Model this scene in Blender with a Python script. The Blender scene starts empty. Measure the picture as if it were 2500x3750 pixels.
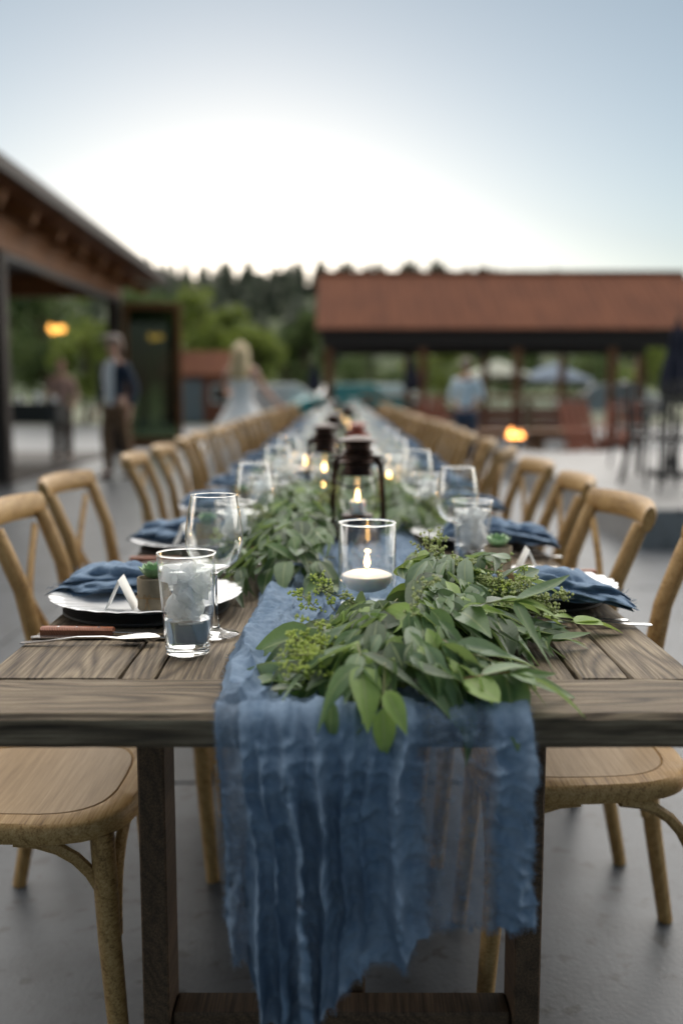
import bpy, bmesh, math, random
import numpy as np
from mathutils import Vector, Matrix, Quaternion, noise as mnoise

R = random.Random(11)
PI = math.pi
rad = math.radians
scene = bpy.context.scene
COL = scene.collection

# ------------------------------------------------------------------ camera
cam_d = bpy.data.cameras.new('camera')
cam = bpy.data.objects.new('camera', cam_d)
COL.objects.link(cam)
cam.location = (0.0, -1.162, 1.148)
cam.rotation_euler = (rad(90 - 7.0), 0, 0)
cam_d.sensor_fit = 'VERTICAL'
cam_d.sensor_height = 36.0
cam_d.sensor_width = 24.0
cam_d.lens = 35.0
cam_d.clip_start = 0.05
cam_d.clip_end = 3000
cam_d.dof.use_dof = True
cam_d.dof.focus_distance = 1.52
cam_d.dof.aperture_fstop = 1.65
scene.camera = cam

# ------------------------------------------------------------------ sky, sun, exposure
SUN_EL, SUN_AZ = rad(5.0), rad(-5.0)          # the sun is setting straight ahead, a little to the left
world = bpy.data.worlds.new('World')
scene.world = world
world.use_nodes = True
wt = world.node_tree
wt.nodes.clear()
sky = wt.nodes.new('ShaderNodeTexSky')
sky.sky_type = 'NISHITA'
sky.sun_disc = False
sky.sun_elevation = SUN_EL
sky.sun_rotation = SUN_AZ
sky.air_density = 1.0
sky.dust_density = 0.55
sky.ozone_density = 3.0
hsv = wt.nodes.new('ShaderNodeHueSaturation')
hsv.inputs['Saturation'].default_value = 0.56
hsv.inputs['Hue'].default_value = 0.488
wbg = wt.nodes.new('ShaderNodeBackground')
wbg.inputs['Strength'].default_value = 0.053
wout = wt.nodes.new('ShaderNodeOutputWorld')
wt.links.new(sky.outputs[0], hsv.inputs['Color'])
wt.links.new(hsv.outputs[0], wbg.inputs['Color'])
wt.links.new(wbg.outputs[0], wout.inputs['Surface'])

sun_d = bpy.data.lights.new('sun', 'SUN')
sun_d.energy = 2.5
sun_d.angle = rad(176)      # the whole bright western sky, the disc itself is behind the hill
sun_d.color = (1.0, 0.93, 0.84)
sun = bpy.data.objects.new('sun', sun_d)
COL.objects.link(sun)
sdir = Vector((math.sin(SUN_AZ) * math.cos(SUN_EL), math.cos(SUN_AZ) * math.cos(SUN_EL), math.sin(SUN_EL)))
sun.rotation_euler = sdir.to_track_quat('Z', 'Y').to_euler()
sun.location = (0, 60, 30)

vs = scene.view_settings
vs.view_transform = 'Standard'
vs.look = 'None'
vs.gamma = 1.0
vs.use_curve_mapping = False
vs.exposure = 1.9
scene.cycles.use_denoising = True
scene.cycles.max_bounces = 14
scene.cycles.transparent_max_bounces = 24
scene.cycles.transmission_bounces = 14
scene.cycles.diffuse_bounces = 4
scene.cycles.glossy_bounces = 5
scene.cycles.sample_clamp_indirect = 4.0
scene.cycles.caustics_reflective = False

ZT = 0.76          # table-top height

# ------------------------------------------------------------------ materials
class NB:
    """small node-tree builder"""
    def __init__(s, name):
        s.m = bpy.data.materials.new(name)
        s.m.use_nodes = True
        s.t = s.m.node_tree
        s.t.nodes.clear()
        s.out = s.t.nodes.new('ShaderNodeOutputMaterial')
    def n(s, typ, ins=None, **kw):
        nd = s.t.nodes.new(typ)
        for k, v in kw.items():
            setattr(nd, k, v)
        for k, v in (ins or {}).items():
            if hasattr(v, 'is_output') or isinstance(v, bpy.types.NodeSocket):
                s.t.links.new(v, nd.inputs[k])
            else:
                nd.inputs[k].default_value = v
        return nd
    def coord(s, scale=(1, 1, 1), rnd=True, kind='Object'):
        tc = s.n('ShaderNodeTexCoord').outputs[kind]
        if rnd:
            oi = s.n('ShaderNodeObjectInfo').outputs['Random']
            mul = s.n('ShaderNodeMath', {0: oi, 1: 37.0}, operation='MULTIPLY').outputs[0]
            tc = s.n('ShaderNodeVectorMath', {0: tc, 1: mul}, operation='ADD').outputs[0]
        return s.n('ShaderNodeMapping', {'Vector': tc, 'Scale': scale}).outputs[0]
    def noise(s, vec, scale, detail=4, rough=0.55):
        return s.n('ShaderNodeTexNoise', {'Vector': vec, 'Scale': scale, 'Detail': detail, 'Roughness': rough}).outputs[0]
    def ramp(s, fac, stops):
        r = s.n('ShaderNodeValToRGB', {'Fac': fac})
        el = r.color_ramp.elements
        while len(el) < len(stops):
            el.new(0.5)
        for e, (p, c) in zip(el, stops):
            e.position = p
            e.color = (*c, 1) if len(c) == 3 else c
        return r.outputs[0]
    def math(s, op, a, b=0.0):
        return s.n('ShaderNodeMath', {0: a, 1: b}, operation=op).outputs[0]
    def mix(s, fac, a, b, typ='MIX'):
        nd = s.n('ShaderNodeMix', data_type='RGBA', blend_type=typ)
        for i, v in ((0, fac), (6, a), (7, b)):
            if isinstance(v, bpy.types.NodeSocket):
                s.t.links.new(v, nd.inputs[i])
            else:
                nd.inputs[i].default_value = (*v, 1) if (i > 0 and len(v) == 3) else v
        return nd.outputs[2]
    def bump(s, h, strength, dist):
        return s.n('ShaderNodeBump', {'Height': h, 'Strength': strength, 'Distance': dist}).outputs[0]
    def bsdf(s, color, rough=0.5, normal=None, **kw):
        nd = s.n('ShaderNodeBsdfPrincipled')
        ins = {'Base Color': color, 'Roughness': rough}
        if normal is not None:
            ins['Normal'] = normal
        ins.update(kw)
        for k, v in ins.items():
            if isinstance(v, bpy.types.NodeSocket):
                s.t.links.new(v, nd.inputs[k])
            else:
                if k == 'Base Color' and len(v) == 3:
                    v = (*v, 1)
                nd.inputs[k].default_value = v
        return nd.outputs[0]
    def done(s, shader, disp=None):
        s.t.links.new(shader, s.out.inputs['Surface'])
        return s.m

def plain(name, c, rough=0.5, var=0.25, scale=12, bump=0.0, metal=0.0, spec=0.5, bdist=0.004):
    b = NB(name)
    v = b.coord()
    f = b.noise(v, scale, 5)
    c2 = tuple(x * (1 - var) for x in c)
    c3 = tuple(min(1, x * (1 + var)) for x in c)
    colr = b.ramp(f, [(0.3, c2), (0.7, c3)])
    nrm = b.bump(b.noise(v, scale * 6, 4), bump, bdist) if bump else None
    return b.done(b.bsdf(colr, rough, nrm, **{'Metallic': metal, 'Specular IOR Level': spec}))

def wood(name, dark, mid, light, pitch=.0055, warp=7.0, rough=0.6, bump=0.35, stretch=0.12, low=6.0, fine=260, bd=0.002, lines=.5):
    """grain runs along the mesh's own Y axis; growth rings cut the surface as wandering lines"""
    b = NB(name)
    v = b.coord((1, stretch, 1))
    n1 = b.noise(v, low, 3, 0.45)
    sep = b.n('ShaderNodeSeparateXYZ', {0: v}).outputs
    lin = b.math('ADD', sep[0], b.math('MULTIPLY', sep[2], .6))
    ph = b.math('ADD', b.math('MULTIPLY', lin, 2 * PI / pitch), b.math('MULTIPLY', n1, warp * 2 * PI))
    brk = b.noise(b.coord((1, stretch * 1.5, 1)), 38, 3, 0.6)
    rings = b.math('MULTIPLY_ADD', b.math('SINE', ph), 0.5)
    b.t.nodes[-1].inputs[2].default_value = 0.5
    rings = b.math('POWER', rings, b.math('MULTIPLY', brk, 1.1))
    f = b.noise(b.coord((1, 0.025, 1)), fine, 5, 0.7)
    f = b.math('ADD', b.math('MULTIPLY', b.math('SUBTRACT', f, .5), 1.7), .5)
    blot = b.noise(b.coord((1, 0.3, 1)), 9, 5, 0.62)
    h = b.math('ADD', b.math('MULTIPLY', rings, lines), b.math('MULTIPLY', f, 1 - lines))
    tone = b.math('ADD', b.math('MULTIPLY', h, 0.66), b.math('MULTIPLY', blot, 0.34))
    colr = b.ramp(tone, [(0.30, dark), (0.52, mid), (0.74, light)])
    nrm = b.bump(h, bump, bd)
    return b.done(b.bsdf(colr, rough, nrm, **{'Specular IOR Level': 0.3}))

M = {}
M['table'] = wood('weathered_table_wood', (0.030, 0.021, 0.013), (0.125, 0.093, 0.061), (0.285, 0.23, 0.155), .03, 60, .66, 1.0, stretch=.10, low=3.6, bd=.002, lines=.30, fine=300)
M['table_leg'] = wood('dark_table_leg_wood', (0.03, 0.018, 0.01), (0.075, 0.045, 0.026), (0.13, 0.08, 0.045), .03, 14, bump=.3, lines=.2)
M['chair'] = wood('honey_chair_wood', (0.14, 0.075, 0.024), (0.365, 0.22, 0.083), (0.49, 0.335, 0.155), .03, 7, .5, .25, .2, lines=.14)
M['seat'] = wood('seat_panel_wood', (0.24, 0.155, 0.075), (0.34, 0.23, 0.12), (0.41, 0.29, 0.17), .04, 8, .5, .12, .1, lines=.14)
M['handle'] = wood('knife_handle_wood', (0.10, 0.028, 0.014), (0.24, 0.075, 0.036), (0.33, 0.125, 0.065), .004, 1, .4, .15)
M['deck'] = wood('deck_wood', (0.11, 0.055, 0.028), (0.25, 0.135, 0.07), (0.34, 0.20, 0.11), .02, 2, bump=.3)
M['barn'] = wood('barn_wood', (0.08, 0.032, 0.013), (0.21, 0.088, 0.035), (0.30, 0.135, 0.055), .02, 2, bump=.3)
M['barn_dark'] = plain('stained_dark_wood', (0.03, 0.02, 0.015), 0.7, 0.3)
M['redwood'] = wood('red_stained_wood', (0.12, 0.034, 0.018), (0.26, 0.085, 0.045), (0.35, 0.13, 0.08), .02, 2, bump=0.2)
def rust():
    b = NB('rusted_roof_steel')
    v = b.coord((1, .12, .12))
    f = b.math('ADD', b.math('MULTIPLY', b.noise(v, 5, 6, .7), .6), b.math('MULTIPLY', b.noise(b.coord(), .7, 4), .4))
    return b.done(b.bsdf(b.ramp(f, [(.35, (.115, .048, .03)), (.5, (.165, .066, .038)), (.68, (.21, .085, .046))]), .9, None, **{'Specular IOR Level': .15}))
M['rust'] = rust()
M['white_china'] = plain('white_china', (0.80, 0.81, 0.82), 0.16, 0.015, 5)
M['paper'] = plain('white_card', (0.82, 0.82, 0.80), 0.7, 0.02, 30)
M['black'] = plain('black_slate', (0.012, 0.012, 0.013), 0.45, 0.3, 20)
M['steel'] = plain('polished_cutlery_steel', (0.62, 0.62, 0.62), 0.16, 0.03, 30, metal=1.0)
M['bronze'] = plain('antique_bronze', (0.036, 0.021, 0.017), 0.38, 0.5, 25, metal=1.0)
M['black_metal'] = plain('black_iron', (0.012, 0.012, 0.014), 0.45, 0.2, 10)
M['twine'] = plain('jute_twine', (0.30, 0.19, 0.09), 0.9, 0.35, 160, bump=0.8, bdist=0.001)
M['soil'] = plain('soil', (0.04, 0.025, 0.015), 0.95, 0.4, 60, bump=1)
M['succulent'] = plain('succulent_green', (0.20, 0.34, 0.16), 0.4, 0.25, 20)
M['stem'] = plain('garland_stem', (0.14, 0.15, 0.05), 0.6, 0.3, 40)
M['red_stem'] = plain('reddish_stem', (0.20, 0.07, 0.035), 0.55, 0.3, 40)
M['navy_canvas'] = plain('navy_canvas', (0.012, 0.016, 0.035), 0.85, 0.2, 10)
M['cream_canvas'] = plain('cream_canvas', (0.36, 0.38, 0.32), 0.85, 0.1, 5)
M['blue_canvas'] = plain('blue_canvas', (0.15, 0.20, 0.27), 0.85, 0.1, 5)
M['skin'] = plain('skin', (0.52, 0.30, 0.22), 0.5, 0.08, 20)
M['navy_wool'] = plain('navy_wool', (0.018, 0.03, 0.055), 0.9, 0.2, 40)
M['white_cotton'] = plain('white_cotton', (0.84, 0.85, 0.88), 0.85, 0.04, 20)
M['khaki'] = plain('khaki_cotton', (0.17, 0.10, 0.055), 0.9, 0.15, 20)
M['denim'] = plain('denim', (0.035, 0.06, 0.11), 0.9, 0.2, 30)
M['sky_cotton'] = plain('light_blue_cotton', (0.62, 0.76, 0.86), 0.85, 0.06, 20)
M['tweed'] = plain('grey_tweed', (0.28, 0.24, 0.22), 0.95, 0.25, 60)
M['rose_cloth'] = plain('dusty_rose_cloth', (0.42, 0.27, 0.23), 0.9, 0.12, 20)
M['satin'] = plain('white_satin', (0.90, 0.91, 0.91), 0.5, 0.03, 8)
M['blond'] = plain('blond_hair', (0.52, 0.40, 0.22), 0.5, 0.3, 40)
M['brown_hair'] = plain('brown_hair', (0.07, 0.04, 0.022), 0.5, 0.3, 40)
M['eye'] = plain('eye_dark', (0.03, 0.02, 0.02), 0.3, 0.1)
M['lip'] = plain('lip', (0.40, 0.15, 0.13), 0.5, 0.1)
M['leather'] = plain('brown_leather', (0.07, 0.035, 0.02), 0.5, 0.2)
M['bark'] = plain('bark', (0.09, 0.065, 0.045), 0.95, 0.35, 8, bump=0.8)
M['car_white'] = plain('white_car_paint', (0.75, 0.76, 0.76), 0.25, 0.02)
M['car_teal'] = plain('teal_car_paint', (0.06, 0.30, 0.32), 0.25, 0.03)
M['car_grey'] = plain('grey_car_paint', (0.20, 0.23, 0.25), 0.25, 0.03)
M['car_glass'] = plain('car_glass', (0.02, 0.025, 0.03), 0.08, 0.05)
M['rubber'] = plain('tyre_rubber', (0.02, 0.02, 0.02), 0.85, 0.1)
M['headlight'] = plain('headlight_lens', (0.6, 0.62, 0.62), 0.1, 0.05)

def concrete(name, c, joint=False):
    b = NB(name)
    v = b.coord(rnd=False, kind='Object')
    g = b.n('ShaderNodeNewGeometry').outputs['Position']
    n1 = b.noise(g, 0.9, 6, 0.6)
    n2 = b.noise(g, 6.0, 6, 0.65)
    n3 = b.noise(g, 90.0, 3, 0.6)
    tone = b.math('ADD', b.math('MULTIPLY', n1, 0.45), b.math('MULTIPLY', n2, 0.55))
    colr = b.ramp(tone, [(0.32, tuple(x * 0.42 for x in c)), (0.5, c), (0.70, tuple(x * 1.3 for x in c))])
    spots = b.noise(g, 17.0, 2, 0.5)
    sm = b.ramp(spots, [(0.60, (1, 1, 1)), (0.68, (0.45, 0.43, 0.40))])
    colr = b.mix(1.0, colr, sm, 'MULTIPLY')
    nrm = b.bump(n3, 0.25, 0.004)
    return b.done(b.bsdf(colr, 0.42, nrm, **{'Specular IOR Level': 0.5}))
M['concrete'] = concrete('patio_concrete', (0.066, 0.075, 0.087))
M['joint'] = plain('dark_joint', (0.05, 0.05, 0.05), 0.9, 0.2)
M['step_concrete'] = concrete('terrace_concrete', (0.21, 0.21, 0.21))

def earth(name, c1, c2, s=0.15):
    b = NB(name)
    g = b.n('ShaderNodeNewGeometry').outputs['Position']
    colr = b.ramp(b.noise(g, s, 8, 0.65), [(0.35, c1), (0.65, c2)])
    return b.done(b.bsdf(colr, 0.95, b.bump(b.noise(g, 9, 5), 0.5, 0.03)))
M['ground'] = earth('gravel_and_dry_grass', (0.16, 0.15, 0.13), (0.10, 0.13, 0.05))
M['hill'] = earth('hillside_earth', (0.03, 0.05, 0.02), (0.07, 0.09, 0.03), 0.05)

def glass(name, color=(1, 1, 1), ior=1.45, rough=0.0):
    b = NB(name)
    return b.done(b.n('ShaderNodeBsdfGlass', {'Color': (*color, 1), 'IOR': ior, 'Roughness': rough}).outputs[0])
M['glass'] = glass('clear_glass', (0.985, 0.99, 0.99))
M['water'] = glass('water', (0.97, 0.98, 0.99), 1.33)

def thin_glass(name, tint=(0.97, 0.98, 0.98), refl=1.0):
    b = NB(name)
    fc = b.n('ShaderNodeLayerWeight', {'Blend': 0.5}).outputs['Facing']
    f2 = b.math('MULTIPLY_ADD', b.math('POWER', fc, 4.0), .90 * refl)
    b.t.nodes[-1].inputs[2].default_value = 0.045 * refl
    f2 = b.n('ShaderNodeClamp', {'Value': f2}).outputs[0]
    tr = b.n('ShaderNodeBsdfTransparent', {'Color': (*tint, 1)}).outputs[0]
    gl = b.n('ShaderNodeBsdfGlossy', {'Color': (1, 1, 1, 1), 'Roughness': 0.0}).outputs[0]
    return b.done(b.n('ShaderNodeMixShader', {0: f2, 1: tr, 2: gl}).outputs[0])
M['thin_water'] = thin_glass('still_water', (.97, .985, .99), .8)
M['thin_glass'] = thin_glass('thin_glass', (.985, .99, .99), 1.15)
M['door_glass'] = thin_glass('door_glass', (0.27, 0.33, 0.25), .7)

def ice_mat():
    b = NB('cloudy_ice')
    gl = b.n('ShaderNodeBsdfGlass', {'Color': (0.97, 0.99, 1, 1), 'IOR': 1.2, 'Roughness': 0.1}).outputs[0]
    df = b.n('ShaderNodeBsdfTranslucent', {'Color': (1.0, 1.0, 1.0, 1)}).outputs[0]
    d2 = b.n('ShaderNodeBsdfDiffuse', {'Color': (1.0, 1.0, 1.0, 1)}).outputs[0]
    dd = b.n('ShaderNodeMixShader', {0: 0.4, 1: df, 2: d2}).outputs[0]
    f = b.ramp(b.noise(b.coord(), 38, 3), [(0.35, (0.45,) * 3), (0.65, (.95,) * 3)])
    return b.done(b.n('ShaderNodeMixShader', {0: f, 1: gl, 2: dd}).outputs[0])
M['ice'] = ice_mat()

def emis(name, c, s):
    b = NB(name)
    return b.done(b.n('ShaderNodeEmission', {'Color': (*c, 1), 'Strength': s}).outputs[0])
M['flame'] = emis('candle_flame', (1.0, 0.55, 0.18), 6.0)
M['flame_core'] = emis('candle_flame_core', (1.0, 0.85, 0.55), 14.0)
M['bulb'] = emis('warm_bulb', (1.0, 0.45, 0.09), 0.9)
M['fire'] = emis('fire_flame', (1.0, 0.35, 0.08), 3.0)

def wax():
    b = NB('white_wax')
    return b.done(b.bsdf((0.86, 0.85, 0.82), 0.45, None, **{'Subsurface Weight': 0.35, 'Subsurface Radius': (0.02, 0.015, 0.01), 'Subsurface Scale': 0.6}))
M['wax'] = wax()

def burlap():
    b = NB('burlap')
    v = b.coord(rnd=False)
    w = b.n('ShaderNodeTexWave', {'Vector': v, 'Scale': 190.0, 'Distortion': 1.5, 'Detail': 2.0}, bands_direction='Z').outputs[1]
    w2 = b.n('ShaderNodeTexWave', {'Vector': v, 'Scale': 190.0, 'Distortion': 1.5, 'Detail': 2.0}, bands_direction='X').outputs[1]
    h = b.math('MULTIPLY', b.math('ADD', w, w2), 0.5)
    colr = b.ramp(b.math('MULTIPLY_ADD', b.noise(v, 60, 4), 0.6), [(0.2, (0.16, 0.12, 0.075)), (0.85, (0.42, 0.35, 0.25))])
    b.t.links.new(b.math('MULTIPLY', h, 0.4), [n for n in b.t.nodes if n.type == 'MATH' and n.operation == 'MULTIPLY_ADD'][0].inputs[2])
    return b.done(b.bsdf(colr, 0.95, b.bump(h, 0.8, 0.0012)))
M['burlap'] = burlap()

def gauze(name, c1, c2, attr=None, wr=0.9):
    b = NB(name)
    v = b.coord(rnd=False)
    g1 = b.noise(b.n('ShaderNodeMapping', {'Vector': v, 'Scale': (1, 0.35, 0.35)}).outputs[0], 34, 5, 0.6)
    g2 = b.noise(v, 90, 5, 0.65)
    weave = b.noise(v, 900, 2, 0.5)
    h = b.math('ADD', b.math('MULTIPLY', g1, 0.7), b.math('ADD', b.math('MULTIPLY', g2, 0.35), b.math('MULTIPLY', weave, 0.05)))
    colr = b.ramp(b.math('ADD', b.math('MULTIPLY', g1, 0.6), b.math('MULTIPLY', g2, 0.4)), [(0.32, c1), (0.68, c2)])
    nrm = b.bump(h, wr, 0.006)
    df = b.bsdf(colr, 0.85, nrm, **{'Specular IOR Level': 0.08})
    tl = b.n('ShaderNodeBsdfTranslucent', {'Color': colr, 'Normal': nrm}).outputs[0]
    sh = b.n('ShaderNodeMixShader', {0: 0.12, 1: df, 2: tl}).outputs[0]
    if attr:
        a = b.n('ShaderNodeAttribute', attribute_name=attr).outputs['Fac']
        thr = b.math('ADD', a, b.math('MULTIPLY', b.math('SUBTRACT', g2, 0.5), 0.5))
        cl = b.n('ShaderNodeClamp', {'Value': thr}).outputs[0]
        tp = b.n('ShaderNodeBsdfTransparent').outputs[0]
        sh = b.n('ShaderNodeMixShader', {0: cl, 1: tp, 2: sh}).outputs[0]
    return b.done(sh)
M['runner'] = gauze('blue_gauze', (0.115, 0.18, 0.27), (0.24, 0.32, 0.43), 'layers', 1.0)
M['napkin'] = gauze('napkin_gauze', (0.12, 0.185, 0.28), (0.25, 0.335, 0.45), None, 1.0)

def leafmat(name, c1, c2, back, rough=0.38, tr=0.34):
    b = NB(name)
    g = b.n('ShaderNodeNewGeometry')
    v = b.coord()
    f = b.noise(v, 25, 4)
    colr = b.ramp(f, [(0.3, c1), (0.7, c2)])
    colr = b.mix(g.outputs['Backfacing'], colr, back)
    ac = b.n('ShaderNodeAttribute', attribute_name='across').outputs['Fac']
    rib = b.ramp(ac, [(.03, (1, 1, 1)), (.14, (0, 0, 0))])
    colr = b.mix(b.math('MULTIPLY', rib, .55), colr, (.36, .42, .20))
    edge = b.math('MULTIPLY', b.ramp(ac, [(.86, (0, 0, 0)), (1.0, (1, 1, 1))]), b.ramp(b.noise(v, 40, 3), [(.5, (0, 0, 0)), (.7, (1, 1, 1))]))
    colr = b.mix(b.math('MULTIPLY', edge, .6), colr, (.20, .11, .05))
    veins = b.n('ShaderNodeTexWave', {'Vector': b.n('ShaderNodeMapping', {'Vector': v, 'Rotation': (0, 0, 0.8)}).outputs[0], 'Scale': 60.0, 'Distortion': 2.0}).outputs[1]
    p = b.bsdf(colr, rough, b.bump(veins, 0.12, 0.001), **{'Specular IOR Level': 0.4})
    tl = b.n('ShaderNodeBsdfTranslucent', {'Color': b.mix(0.5, colr, (0.30, 0.42, 0.06))}).outputs[0]
    return b.done(b.n('ShaderNodeMixShader', {0: tr, 1: p, 2: tl}).outputs[0])
LEAF = [leafmat('leaf_sage', (0.09, 0.165, 0.075), (0.155, 0.245, 0.115), (0.20, 0.275, 0.165)),
        leafmat('leaf_deep', (0.030, 0.068, 0.032), (0.06, 0.11, 0.05), (0.10, 0.15, 0.09)),  # dark leaf tone, also used to paint shade low in the heap
        leafmat('leaf_lime', (0.22, 0.34, 0.085), (0.31, 0.44, 0.13), (0.33, 0.43, 0.15)),
        leafmat('leaf_silver', (0.15, 0.225, 0.145), (0.215, 0.295, 0.195), (0.25, 0.31, 0.22))]
M['seed'] = plain('green_seed', (0.33, 0.38, 0.13), 0.5, 0.4, 60)
M['seed_lime'] = plain('lime_seed', (0.36, 0.44, 0.07), 0.5, 0.35, 60)
def treeleaf(name, c1, c2):
    b = NB(name)
    g = b.n('ShaderNodeNewGeometry').outputs['Position']
    colr = b.ramp(b.noise(g, 0.9, 5), [(0.35, c1), (0.65, c2)])
    p = b.bsdf(colr, 0.7)
    tl = b.n('ShaderNodeBsdfTranslucent', {'Color': colr}).outputs[0]
    return b.done(b.n('ShaderNodeMixShader', {0: 0.35, 1: p, 2: tl}).outputs[0])
M['conifer'] = treeleaf('conifer_needles', (0.055, 0.074, 0.045), (0.095, 0.115, 0.065))
M['spring'] = treeleaf('spring_leaves', (0.15, 0.20, 0.035), (0.24, 0.29, 0.06))
M['mid_leaf'] = treeleaf('green_leaves', (0.07, 0.115, 0.035), (0.13, 0.175, 0.055))

# ------------------------------------------------------------------ mesh helpers
class G:
    def __init__(s):
        s.v, s.f, s.mi = [], [], []
    def add(s, vs, fs, mi=0):
        o = len(s.v)
        s.v.extend([tuple(p) for p in vs])
        s.f.extend([tuple(i + o for i in f) for f in fs])
        s.mi.extend([mi] * len(fs))
        return s
    def box(s, c, d, ch=0.0, mi=0, rot=None):
        x, y, z = d[0] / 2, d[1] / 2, d[2] / 2
        if ch <= 0:
            vs = [(a * x, b_ * y, e * z) for a in (-1, 1) for b_ in (-1, 1) for e in (-1, 1)]
            fs = [(0, 1, 3, 2), (4, 6, 7, 5), (0, 4, 5, 1), (2, 3, 7, 6), (0, 2, 6, 4), (1, 5, 7, 3)]
        else:
            ch = min(ch, x * .9, y * .9, z * .9)
            bm = bmesh.new()
            bmesh.ops.create_cube(bm, size=1.0)
            for v in bm.verts:
                v.co = Vector((v.co.x * 2 * x, v.co.y * 2 * y, v.co.z * 2 * z))
            bmesh.ops.bevel(bm, geom=list(bm.edges), offset=ch, segments=1, affect='EDGES')
            bm.verts.index_update()
            vs = [v.co.copy() for v in bm.verts]
            fs = [[v.index for v in f.verts] for f in bm.faces]
            bm.free()
        if rot is not None:
            vs = [rot @ Vector(v) for v in vs]
        return s.add([(v[0] + c[0], v[1] + c[1], v[2] + c[2]) for v in vs], fs, mi)
    def tube(s, path, r, n=8, flat=1.0, cap=True, up=None, mi=0, closed=False):
        P = [Vector(p) for p in path]
        m = len(P)
        rr = r if isinstance(r, (list, tuple)) else [r] * m
        vs, fs = [], []
        T = []
        for i in range(m):
            if closed:
                d = P[(i + 1) % m] - P[i - 1]
            else:
                d = P[min(i + 1, m - 1)] - P[max(i - 1, 0)]
            T.append(d.normalized() if d.length > 1e-9 else Vector((0, 0, 1)))
        ref = Vector(up) if up else (Vector((0, 0, 1)) if abs(T[0].z) < 0.9 else Vector((1, 0, 0)))
        nrm = (ref - T[0] * ref.dot(T[0])).normalized()
        for i in range(m):
            if up:
                u2 = Vector(up)
                nn = u2 - T[i] * u2.dot(T[i])
                if nn.length > 1e-4:
                    nrm = nn.normalized()
            else:
                nrm = (nrm - T[i] * nrm.dot(T[i])).normalized()
            bi = T[i].cross(nrm)
            for k in range(n):
                a = 2 * PI * (k + 0.5) / n
                vs.append(P[i] + nrm * (math.cos(a) * rr[i]) + bi * (math.sin(a) * rr[i] * flat))
        for i in range(m if closed else m - 1):
            j = (i + 1) % m
            for k in range(n):
                k2 = (k + 1) % n
                fs.append((i * n + k, i * n + k2, j * n + k2, j * n + k))
        if cap and not closed:
            fs.append(tuple(range(n - 1, -1, -1)))
            fs.append(tuple((m - 1) * n + k for k in range(n)))
        return s.add(vs, fs, mi)
    def lathe(s, prof, n=32, c=(0, 0, 0), mi=0, cap=False, mod=None, closed=False):
        vs, fs = [], []
        m = len(prof)
        for i, (r, z) in enumerate(prof):
            for k in range(n):
                a = 2 * PI * k / n
                q = 1.0 if mod is None else mod(i, a)
                vs.append((c[0] + r * q * math.cos(a), c[1] + r * q * math.sin(a), c[2] + z))
        for i in range(m if closed else m - 1):
            j = (i + 1) % m
            for k in range(n):
                k2 = (k + 1) % n
                fs.append((i * n + k, i * n + k2, j * n + k2, j * n + k))
        if cap:
            fs.append(tuple(range(n - 1, -1, -1)))
            fs.append(tuple((m - 1) * n + k for k in range(n)))
        return s.add(vs, fs, mi)
    def loft(s, rings, cap=True, mi=0):
        n = len(rings[0])
        vs = [p for r in rings for p in r]
        fs = []
        for i in range(len(rings) - 1):
            for k in range(n):
                k2 = (k + 1) % n
                fs.append((i * n + k, i * n + k2, (i + 1) * n + k2, (i + 1) * n + k))
        if cap:
            fs.append(tuple(range(n - 1, -1, -1)))
            fs.append(tuple((len(rings) - 1) * n + k for k in range(n)))
        return s.add(vs, fs, mi)
    def mesh(s, name, smooth=False, mats=()):
        me = bpy.data.meshes.new(name)
        me.from_pydata(s.v, [], s.f)
        for m in mats:
            me.materials.append(m)
        if len(mats) > 1:
            me.polygons.foreach_set('material_index', s.mi)
        if smooth:
            me.polygons.foreach_set('use_smooth', [True] * len(me.polygons))
            if smooth != 'all':
                me.set_sharp_from_angle(angle=rad(42))
        me.update()
        return me

def obj(name, me, parent=None, loc=(0, 0, 0), rot=(0, 0, 0), label=None, cat=None, group=None, kind=None, mat=None):
    o = bpy.data.objects.new(name, me)
    COL.objects.link(o)
    o.location = loc
    o.rotation_euler = rot
    if parent:
        o.parent = parent
    if mat is not None and me is not None and not me.materials:
        me.materials.append(mat)
    tag(o, label, cat, group, kind)
    return o

def tag(o, label=None, cat=None, group=None, kind=None):
    if label: o['label'] = label
    if cat: o['category'] = cat
    if group: o['group'] = group
    if kind: o['kind'] = kind
    return o

def thing(name, label, cat, loc=(0, 0, 0), rz=0.0, group=None):
    return obj(name, None, None, loc, (0, 0, rz), label, cat, group)

def copy_tree(o, parent=None):
    c = o.copy()
    COL.objects.link(c)
    if parent is not None:
        c.parent = parent
    for ch in list(o.children):
        copy_tree(ch, c)
    return c

def place(o, loc, rz, label, group):
    o.location = loc
    o.rotation_euler = (0, 0, rz)
    o['label'] = label
    o['group'] = group
    return o

ORD = ('first second third fourth fifth sixth seventh eighth ninth tenth eleventh twelfth thirteenth fourteenth fifteenth '
       'sixteenth seventeenth eighteenth nineteenth twentieth twenty-first twenty-second twenty-third twenty-fourth '
       'twenty-fifth twenty-sixth twenty-seventh twenty-eighth').split()

def N3(x, y, z):
    return mnoise.noise(Vector((x, y, z)))

# ================================================================== THE SETTING
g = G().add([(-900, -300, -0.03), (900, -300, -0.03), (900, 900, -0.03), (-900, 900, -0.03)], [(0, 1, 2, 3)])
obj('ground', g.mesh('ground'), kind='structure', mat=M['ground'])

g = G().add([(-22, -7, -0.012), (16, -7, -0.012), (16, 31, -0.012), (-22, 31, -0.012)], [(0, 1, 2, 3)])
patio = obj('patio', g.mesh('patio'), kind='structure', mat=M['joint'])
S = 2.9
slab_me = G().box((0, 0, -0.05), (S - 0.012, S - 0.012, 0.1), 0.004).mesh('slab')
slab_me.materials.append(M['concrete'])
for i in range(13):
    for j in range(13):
        obj('slab', slab_me, patio, (-20.4 + i * S, -5.6 + j * S, 0))

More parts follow.
